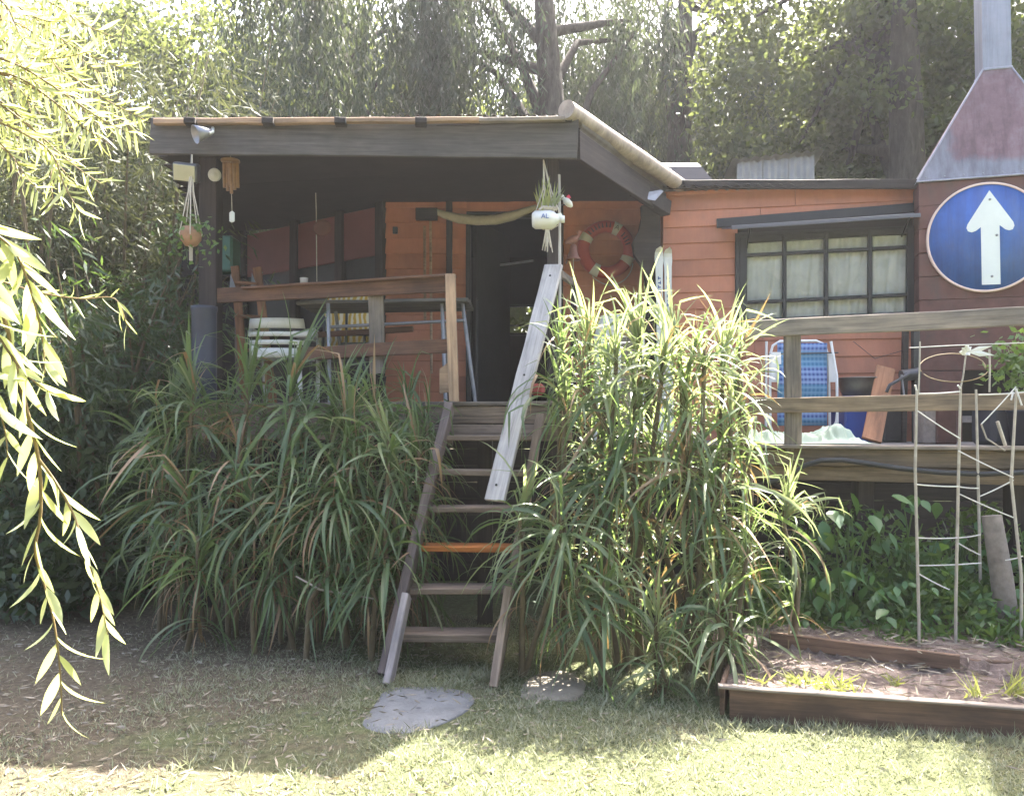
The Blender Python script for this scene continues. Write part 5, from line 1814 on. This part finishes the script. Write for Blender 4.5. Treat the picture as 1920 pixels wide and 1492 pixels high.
# mulch straw on the planter soil
n = 1500
x = RN.uniform(1.25, 3.2, n); y = RN.uniform(4.0, 5.7, n)
k_ = y > 4.40 - .235 * (x - 1.175)
x, y = x[k_], y[k_]
z = np.where(y > 5.16 - .5 * (x - 1.66), .225, .155) + RN.uniform(0, .012, len(x))
D_ = RN.normal(size=(len(x), 3)) * [1, 1, .12]
tag(leaf_obj('straw_mulch', np.stack([x, y, z], 1), D_, RN.uniform(.04, .14, len(x)), RN.uniform(.004, .012, len(x)), M['litter'], None), 'dry straw and leaf mulch scattered on the planter soil', 'mulch', kind='stuff')

# lawn: short blades, thin towards the left and under the plants; leaf litter
n = 120000
y = RN.uniform(3.1, 6.6, n)
x = RN.uniform(-1, 1, n) * (y * .70)
pat = np.sin(x * 2.1 + 1.3 * np.sin(y * 2.2)) + np.sin(y * 3.1 + x) * .6 + .5 * np.sin(x * 6.3 - y * 5.2)
dens = np.clip(.55 + .28 * pat + .35 * np.clip((x + 1.3), -1, 1) - .4 * np.clip((y - 4.7) / .8, 0, 1), .05, 1)
keep = (RN.random(n) < dens) & ~((x > 1.15) & (y > 4.3 - .235 * (x - 1.175)))
for (px, py, rx, ry) in ((785, 1334, 92, 42), (1035, 1285, 52, 24)):
    cy_ = EYE * F / (py - HY); cx_ = (px - CX) * cy_ / F
    keep &= ((x - cx_) / (rx * cy_ / F)) ** 2 + ((y - cy_) / .33 if px < 900 else (y - cy_) / .22) ** 2 > 1
x, y = x[keep], y[keep]
nc = 170
ccx, ccy = RN.uniform(-2.2, 2.6, nc), RN.uniform(3.4, 5.1, nc)
edge_ = RN.random(nc) < .4
ccx[edge_] = RN.uniform(1.1, 2.6, edge_.sum()); ccy[edge_] = 4.28 - .235 * (ccx[edge_] - 1.175) - RN.uniform(0, .05, edge_.sum())
ccx[:30] = RN.uniform(-.95, -.05, 30); ccy[:30] = RN.uniform(4.75, 5.0, 30)
okc = ~((ccx > 1.12) & (ccy > 4.31 - .235 * (ccx - 1.175)))
ccx, ccy = ccx[okc], ccy[okc]
rad = RN.uniform(.01, .05, len(ccx))
cx2 = (ccx[:, None] + RN.normal(size=(len(ccx), 26)) * rad[:, None]).ravel()
cy2 = (ccy[:, None] + RN.normal(size=(len(ccx), 26)) * rad[:, None]).ravel()
nlong = len(cx2)
x, y = np.concatenate([x, cx2]), np.concatenate([y, cy2])
P = np.stack([x, y, gz(x, y) - .003], 1)
D_ = np.stack([RN.normal(0, .8, len(x)), RN.normal(0, .8, len(x)), np.full(len(x), .9)], 1)
tag(leaf_obj('grass', P, D_, RN.uniform(.015, .042, len(x)) * (1 + .9 * np.clip(np.sin(x * 9.1 + 3 * np.sin(y * 4.3)) * np.sin(y * 11.7 - x * 3.1), 0, 1)) * np.where(np.arange(len(x)) >= len(x) - nlong, 1.9, 1), RN.uniform(.003, .007, len(x)), M['grass'], None), 'short patchy lawn grass', 'grass', kind='stuff')
n = 5200
y = RN.uniform(3.2, 6.3, n)
x = RN.uniform(-1, 1, n) * (y * .70)
keep = (RN.random(n) < np.clip(.65 - .35 * x + .12 * np.sin(x * 5 + y * 3), .12, 1)) & ~((x > 1.1) & (y > 4.3 - .235 * (x - 1.175)))
x, y = x[keep], y[keep]
D_ = RN.normal(size=(len(x), 3)) * [1, 1, .15]
tag(leaf_obj('leaf_litter', np.stack([x, y, gz(x, y) + RN.uniform(.004, .02, len(x))], 1), D_, RN.uniform(.03, .085, len(x)), RN.uniform(.005, .013, len(x)), M['litter'], None), 'dry narrow leaves littering the lawn', 'leaf litter', kind='stuff')

# ------------------------------------------------------------------ willow in the left foreground
wl_ = thing('willow_tree', 'willow with bright drooping leafy strands at the left edge', 'tree', (-3.3, 2.2, 0))
MB().tube([V((-3.3, 2.2, -.1)), V((-3.25, 2.2, 1.2)), V((-3.1, 2.25, 2.6)), V((-2.8, 2.4, 3.9)), V((-2.3, 2.6, 4.6))], [.26, .22, .19, .14, .07], 14).build('trunk', M['bark'], wl_)


def lance_mesh(name, curve, wd=.21):
    vs, fs = [], []
    seg = 6
    for i in range(seg + 1):
        t = i / seg
        w = .5 * math.sin(math.pi * min(1, t * .93 + .04) ** .85) * (1 if i < seg else 0)
        zc = -curve * t * t
        vs += [(t, w * wd, zc + .04 * w), (t, 0, zc), (t, -w * wd, zc + .04 * w)]
    for i in range(seg):
        for k in range(2):
            a = i * 3 + k
            fs.append([a, a + 1, a + 4, a + 3])
    me = bpy.data.meshes.new(name)
    me.from_pydata(vs, [], fs)
    me.polygons.foreach_set('use_smooth', [True] * len(fs))
    me.materials.append(M['willow'])
    me.update()
    return me


LANCE = [lance_mesh('leaf', c, .19) for c in (.02, .18, .42)]
LANCE += [lance_mesh('leaf', c, .12) for c in (.02, .18, .36)]


def catmull(pts, per=8):
    out = []
    n = len(pts)
    for i in range(n - 1):
        p0, p1, p2, p3 = pts[max(i - 1, 0)], pts[i], pts[i + 1], pts[min(i + 2, n - 1)]
        for k in range(per):
            t = k / per
            out.append(.5 * ((2 * p1) + (-p0 + p2) * t + (2 * p0 - 5 * p1 + 4 * p2 - p3) * t * t + (-p0 + 3 * p1 - 3 * p2 + p3) * t ** 3))
    out.append(pts[-1])
    return out


wleaves = []


def strand(pts, r0, step, L, ang, hang=.8, root=None):
    c = catmull(pts)
    if root is not None: c = [root] + c
    MB().tube(c, [r0 * (1 - .75 * i / len(c)) for i in range(len(c))], 6).build('branch', M['twig'], wl_)
    acc = 0
    side = 1
    for i in range(1 if root is None else 2, len(c)):
        d = c[i] - c[i - 1]
        acc += d.length
        while acc > step:
            acc -= step
            side = -side
            dn = d.normalized()
            sv_ = dn.cross(V((0, 1, 0)))
            if sv_.length < .1: sv_ = V((1, 0, 0))
            sv_.normalize()
            a = R.uniform(ang * .5, ang * 1.2) * side
            ld = dn * math.cos(a) + sv_ * math.sin(a) + V((0, R.uniform(-.45, .45), 0)) + V((0, 0, -hang * R.uniform(.3, 1)))
            wleaves.append((c[i] - d * R.random(), ld.normalized(), L * R.uniform(.6, 1.15)))


RT = V((-2.1, 2.0, 4.2))
D1 = 1.55
strand([at(-70, 330, D1), at(-20, 500, D1), at(20, 640, D1), at(48, 760, D1), at(72, 860, D1), at(76, 960, D1), at(66, 1030, D1), at(80, 1085, D1), at(100, 1160, D1), at(112, 1250, D1), at(116, 1340, D1)], .005, .024, .098, .75, .75, RT)
strand([at(72, 860, D1), at(105, 905, D1), at(138, 965, D1), at(160, 1035, D1), at(185, 1110, D1), at(202, 1190, D1)], .003, .019, .085, .55, .8)
strand([at(-80, 380, 1.6), at(-20, 430, 1.6), at(30, 475, 1.6), at(62, 560, 1.6), at(80, 640, 1.6), at(84, 700, 1.6)], .004, .017, .115, .7, .7, RT)
strand([at(-60, 520, 1.5), at(-20, 600, 1.5), at(30, 680, 1.5), at(70, 720, 1.5), at(105, 740, 1.5)], .003, .02, .105, .8, .6, RT)
strand([at(-80, 620, 1.5), at(-30, 720, 1.5), at(5, 790, 1.5), at(15, 860, 1.5)], .003, .02, .10, .8, .6, RT)
# upper sprays, farther from the camera
sprays = [((-80, -60), (120, 20), (215, 70)), ((-80, -20), (110, 70), (235, 130)), ((-80, 60), (130, 140), (272, 225)), ((-80, 90), (140, 190), (245, 250)), ((-80, 130), (100, 190), (205, 270)),
          ((-80, 170), (70, 250), (190, 345)), ((-80, 210), (90, 280), (150, 400)), ((-80, 110), (60, 110), (175, 95)), ((-80, 0), (60, 30), (130, 40)), ((-80, 250), (20, 290), (85, 370)),
          ((-80, 40), (60, 60), (150, 175)), ((-80, 150), (40, 170), (120, 260)), ((-80, -80), (60, -40), (150, 10)), ((-80, 20), (20, 90), (80, 170)), ((-80, 220), (10, 230), (60, 290)), ((-80, -40), (10, 10), (60, 100))]
for a, b, c in sprays:
    D = R.uniform(2.3, 3.1)
    for rep_ in range(2):
      D += .12 * rep_
      c = (c[0] - 38 * rep_ * R.uniform(.5, 1.5), c[1] + 34 * rep_ * R.uniform(-1, 1))
      strand([at(*a, D), at((a[0] + b[0]) / 2 + R.uniform(-15, 15), (a[1] + b[1]) / 2 - 18, D), at(*b, D), at((b[0] + c[0]) / 2, (b[1] + c[1]) / 2 + 6, D - .05), at(*c, D - .1)],   .004, .0165, .085, .85, .30, V((-2.9, 2.5, 3.4)) if a[1] < 0 else V((-2.95, 2.4, 3.1)))
# a dimmer spray reaching in lower down
strand([at(-80, 500, 3.4), at(60, 545, 3.4), at(150, 560, 3.4), at(215, 560, 3.4), at(238, 610, 3.4)], .005, .03, .10, .8, .4, V((-3.1, 2.3, 2.6)))
wleaves.sort(key=lambda q: -q[2] / max(.5, q[0].y))


def leaf_mx(p, d, L):
    y = d.cross(V((R.uniform(-1, 1), R.uniform(-1, 1), R.uniform(-1, 1))))
    y.normalize()
    z = d.cross(y)
    Mx = Matrix((d, y, z)).transposed().to_4x4()
    Mx.translation = p
    return Mx @ Matrix.Scale(L, 4)


for p, d, L in wleaves[:300]:
    put(bpy.data.objects.new('leaf', R.choice(LANCE[:3] if p.y < 2 else LANCE[3:])), leaf_mx(p, d, L), wl_)
rest = wleaves[300:]
vs, fs = [], []
lv = [np.array([v.co[:] for v in me.vertices]) for me in LANCE]
lf = np.array([p.vertices[:] for p in LANCE[0].polygons])
off = 0
for p, d, L in rest:
    Mx = np.array(leaf_mx(p, d, L))
    v = lv[3 + R.randrange(3)]
    vs.append(v @ Mx[:3, :3].T + Mx[:3, 3]); fs.append(lf + off); off += len(v)
if vs:
    o = put(bpy.data.objects.new('foliage', mesh_np('foliage', np.concatenate(vs), np.concatenate(fs), M['willow_i'], True)), None, wl_)
    o['kind'] = 'stuff'


# ------------------------------------------------------------------ trees behind
def crown_round(rng, rx, ry, rz, ncl, per, clr, L, Wd, mat, name):
    u = rng.normal(size=(ncl, 3)); u /= np.linalg.norm(u, axis=1, keepdims=True)
    r = rng.random((ncl, 1)) ** .4
    C = u * r * [rx, ry, rz]
    C += rng.normal(size=C.shape) * .25
    P = (C[:, None, :] + rng.normal(size=(ncl, per, 3)) * clr * rng.uniform(.5, 1.4, (ncl, 1, 1)) * [1, 1, .7]).reshape(-1, 3)
    D = rng.normal(size=P.shape) + [0, 0, -.5]
    v, f = leaf_kites(P, D, rng.uniform(.7, 1.2, len(P)) * L, rng.uniform(.7, 1.2, len(P)) * Wd, rng)
    return mesh_np(name, v, f, mat), C


def crown_weep(rng, rx, ry, rz, ns, mat, name, L=.15, Wd=.028, lo=1.2, hi=3.6):
    Ps, Ds = [], []
    C = []
    nc_ = ns // 9
    ca, cq = rng.uniform(0, 2 * math.pi, nc_), rng.random(nc_) ** .5
    cz = rng.uniform(.1, 1.0, nc_)
    cl = rng.uniform(lo, hi, nc_)
    for k in range(ns):
        g_ = k % nc_
        a = ca[g_]; q = cq[g_]
        x, y = q * rx * math.cos(a) + rng.normal(0, .17), q * ry * math.sin(a) + rng.normal(0, .17)
        z = rz * math.sqrt(max(0, 1 - q * q * .9)) * np.clip(cz[g_] + rng.normal(0, .06), .05, 1)
        if k % 8 == 0: C.append((x * .8, y * .8, z))
        ln = cl[g_] * rng.uniform(.6, 1.1)
        m = int(ln / .035)
        t = np.linspace(0, 1, m)
        sway = rng.normal(size=2) * .18
        Ps.append(np.stack([x + sway[0] * t + rng.normal(0, .05, m), y + sway[1] * t + rng.normal(0, .05, m), z - ln * t], 1))
        Ds.append(np.stack([rng.normal(0, .45, m), rng.normal(0, .45, m), np.full(m, -1.0)], 1))
    P, D = np.concatenate(Ps), np.concatenate(Ds)
    v, f = leaf_kites(P, D, rng.uniform(.7, 1.2, len(P)) * L, rng.uniform(.7, 1.2, len(P)) * Wd, rng)
    return mesh_np(name, v, f, mat), np.array(C)


tr_rng = np.random.default_rng(11)
CROWNS = {
    'r0': crown_round(tr_rng, 2.6, 2.2, 3.0, 150, 240, .30, .13, .08, M['tree'], 'crown'),
    'r1': crown_round(tr_rng, 3.0, 2.4, 2.4, 160, 240, .30, .12, .075, M['tree'], 'crown'),
    'w0': crown_weep(tr_rng, 2.6, 2.2, 2.6, 400, M['tree2'], 'crown', .16, .034),
    'w1': crown_weep(tr_rng, 2.2, 2.0, 2.2, 360, M['tree2'], 'crown', .17, .036, 1.5, 4.0),
}


def tree(label, kind, x, y, zc, trunk_r, lean=(0, 0), rz=0.0, s=1.0, group='trees behind the cabin', back=0.0):
    t = thing('weeping_tree' if kind[0] == 'w' else 'leafy_tree', label, 'tree', (x, y, float(gz(x, y))), group)
    me, C = CROWNS[kind]
    cm = Matrix.Translation(V((x, y + back, zc))) @ Matrix.Rotation(rz, 4, 'Z') @ Matrix.Scale(s, 4)
    put(bpy.data.objects.new('crown', me), cm, t)
    top = V((x, y, zc + .5 + (1.6 if back else 0)))
    b = V((x - lean[0], y - lean[1], -.1))
    tr_ = MB().tube([b, b.lerp(top, .3) + V((R.uniform(-.1, .1), 0, 0)), b.lerp(top, .65) + V((R.uniform(-.15, .15), 0, 0)), top], [trunk_r * 1.15, trunk_r, trunk_r * .8, trunk_r * .35], 12).build('trunk', M['bark'], t)
    lm = 0
    for k in range(0, len(C), max(1, len(C) // 12)):
        e = cm @ V(C[k])
        s0 = b.lerp(top, R.uniform(.45, .95))
        mid = s0.lerp(e, .5) + V((R.uniform(-.2, .2), 0, R.uniform(0, .4)))
        MB().tube([s0, mid, e], [trunk_r * .34, trunk_r * .22, trunk_r * .08], 7).build('limb', M['bark'], t)
    return t


def tp(px, D): return (px - CX) * D / F


tree('dark thick-trunked tree rising left of the chimney flue', 'r0', tp(1690, 11.9), 11.9, 7.4, .30, (-.1, 0), .4, 1.0, back=1.7)
tree('weeping tree with hanging strands above the roof roll', 'w0', tp(1005, 12.6), 12.6, 7.8, .27, (-.6, 0), 1.1, 1.05, back=1.8)
tree('weeping tree with grey strands at the top centre left', 'w1', tp(640, 13.5), 13.5, 8.0, .2, (-.3, 0), 2.0, 1.1)
tree('weeping tree right of the roof roll with long curtains', 'w1', tp(1290, 14.5), 14.5, 8.3, .26, (.4, 0), .3, 1.1, back=1.5)
tree('leafy tree behind the middle of the porch roof', 'r1', tp(850, 16.5), 16.5, 6.0, .22, (.3, 0), .9, 1.05)
tree('leafy tree behind the corrugated shed', 'r1', tp(1480, 17.0), 17.0, 6.2, .22, (0, 0), 2.2, 1.1)
tree('leafy tree far behind the chimney hood', 'r0', tp(1830, 16.0), 16.0, 6.6, .24, (0, 0), 3.3, 1.1)
tree('leafy tree behind the left end of the porch roof', 'r0', tp(520, 17.5), 17.5, 7.0, .24, (0, 0), 5.0, 1.15)
tree('leafy tree at the top right corner beyond the flue', 'r1', tp(2000, 13.5), 13.5, 6.5, .22, (0, 0), 4.1, 1.0)
tree('far leafy tree seen between the weeping trees', 'r1', tp(1180, 20.0), 20.0, 7.2, .25, (0, 0), 1.7, 1.2)
tree('far leafy tree at the upper left beyond the bamboo', 'r0', tp(250, 18.0), 18.0, 7.5, .25, (0, 0), .1, 1.2)
tree('far leafy tree above the centre of the porch roof', 'r0', tp(720, 22.0), 22.0, 8.6, .25, (0, 0), 2.7, 1.25)
tree('far leafy tree behind the shed and the dark trunk', 'r0', tp(1580, 22.0), 22.0, 8.6, .25, (0, 0), 3.9, 1.25)

# far wood that reads as one mass
n = 50000
x = tr_rng.uniform(-25, 25, n); y = tr_rng.uniform(26, 31, n)
z = tr_rng.random(n) ** .8 * (11.5 + 1.5 * np.sin(x * .5) + np.sin(x * 1.3 + 1))
tag(leaf_obj('far_wood', np.stack([x, y, z], 1), tr_rng.normal(size=(n, 3)), .5, .32, M['tree'], None), 'distant wood closing the view behind the trees', 'wood', kind='stuff')

# bamboo thicket on the left
def bamboo(label, px, D, h, nculm, s=1.0, dark=False, spread=.7):
    x0 = tp(px, D)
    t = thing('bamboo_clump', label, 'bamboo', (x0, D, 0), 'bamboo clumps on the left')
    P, Dd = [], []
    for k in range(nculm):
        bx_, by_ = x0 + R.gauss(0, spread * .5), D + R.gauss(0, spread * .4)
        a = R.uniform(0, 6.28); ar = R.uniform(.4, 1.3)
        hh = h * R.uniform(.75, 1.05)
        pts = [V((bx_ + ar * math.cos(a) * u ** 2.2, by_ + ar * math.sin(a) * u ** 2.2, hh * (u - .12 * u ** 3))) for u in np.linspace(0, 1, 7)]
        MB().tube(pts, [.022, .022, .02, .018, .014, .009, .004], 7).build('culm', M['stemm'], t)
        for q in range(int(36 * s)):
            u = R.uniform(.12, 1)
            i = min(5, int(u * 6))
            p = pts[i].lerp(pts[i + 1], u * 6 - i)
            aa = R.uniform(0, 6.28)
            tipv = V((math.cos(aa) * R.uniform(.3, .9), math.sin(aa) * R.uniform(.3, .9), R.uniform(-.35, .3)))
            for w in range(16):
                f_ = R.uniform(.25, 1)
                P.append(p + tipv * f_ + V((R.gauss(0, .06), R.gauss(0, .06), R.gauss(0, .06) - .1 * f_ * f_)))
                Dd.append(V((tipv.x * .8 + R.gauss(0, .5), tipv.y * .8 + R.gauss(0, .5), -.55 + R.gauss(0, .4))))
    P, Dd = np.array(P), np.array(Dd)
    leaf_obj('foliage', P, Dd, RN.uniform(.11, .19, len(P)), RN.uniform(.016, .028, len(P)), M['darkleaf'] if dark else M['bambooleaf'], t)


bamboo('bamboo clump behind the upper willow sprays', 90, 8.2, 6.4, 16)
bamboo('bamboo clump at the left end of the porch roof', 260, 8.8, 6.6, 16)
bamboo('tall bamboo clump above the left end of the porch roof', 420, 11.0, 7.6, 16)
bamboo('bamboo clump at the far left edge', -80, 7.6, 6.0, 14)
bamboo('low dark bamboo clump beside the porch post', 215, 7.3, 3.6, 14, .9, True)
bamboo('low dark bamboo clump at the left edge behind the willow strands', 40, 7.6, 3.4, 14, .9, True)


def shrub(label, px, D, rx, h, n=2600):
    x0 = tp(px, D)
    t = thing('dark_shrub', label, 'shrub', (x0, D, 0), 'dark shrubs at the left edge')
    for k in range(5):
        MB().tube([V((x0 + R.uniform(-.1, .1), D, -.03)), V((x0 + R.uniform(-rx, rx) * .4, D + R.uniform(-.2, .2), h * .45)), V((x0 + R.uniform(-rx, rx) * .8, D + R.uniform(-.3, .3), h * .85))], [.02, .014, .005], 6).build('stem', M['stemm'], t)
    u = RN.normal(size=(n, 3)); u /= np.linalg.norm(u, axis=1, keepdims=True)
    P = np.array([x0, D, h * .5]) + u * RN.random((n, 1)) ** .45 * [rx, .55, h * .55]
    P[:, 2] = np.maximum(P[:, 2], .03)
    leaf_obj('foliage', P, RN.normal(size=(n, 3)) + [0, -.3, -.4], RN.uniform(.09, .16, n), RN.uniform(.035, .06, n), M['darkleaf'], t)


shrub('dark shrub in the shade left of the strap-leaved thicket', 160, 7.0, .9, 1.9)
shrub('dark shrub at the left edge behind the willow strands', 0, 7.2, .9, 2.0)
shrub('dark shrub filling the gloom beside the drum', 290, 7.6, .8, 2.4)
shrub('low dark shrub at the left lawn edge', 60, 6.6, .8, .9, 1800)


# ------------------------------------------------------------------ thin haze volume added to imitate a milky lens veil
hz = MB().add([(x, y, z) for x in (-99, 99) for y in (-98, 104) for z in (-1.2, 14)], [[0, 1, 3, 2], [4, 6, 7, 5], [0, 4, 5, 1], [2, 3, 7, 6], [0, 2, 6, 4], [1, 5, 7, 3]])
hmat = NT('haze')
pv = hmat.n('VolumePrincipled')
pv.inputs['Color'].default_value = (.95, .96, 1, 1)
pv.inputs['Density'].default_value = .0009
pv.inputs['Anisotropy'].default_value = .4
hmat.t.nodes.remove(hmat.b)
hmat.l(pv.outputs[0], hmat.out.inputs['Volume'])
haze = hz.build('haze', hmat.m)
tag(haze, 'pale haze added in the yard to imitate lens veil', 'haze', kind='stuff')

# tall tree added to shade planter; yard trees added to block front sky light
tree('very tall tree added behind the chimney, its unseen crown shading the planter', 'r0', 8.3, 13.9, 12.9, .3, (.3, 0), 1.0, 1.0)
for i, (x, y, z, k, s) in enumerate(((-7.5, -9, 5.0, 'r1', 1.5), (-2.0, -11, 5.5, 'r0', 1.5), (3.5, -10, 5.2, 'r1', 1.5), (8.5, -9, 5.0, 'r0', 1.5))):  # unseen, but mirrored in the window panes
    tree('unseen leafy tree added behind the viewer to block front sky light', k, x, y, z, .25, (0, 0), i * 1.1, s, group='added trees across the yard')
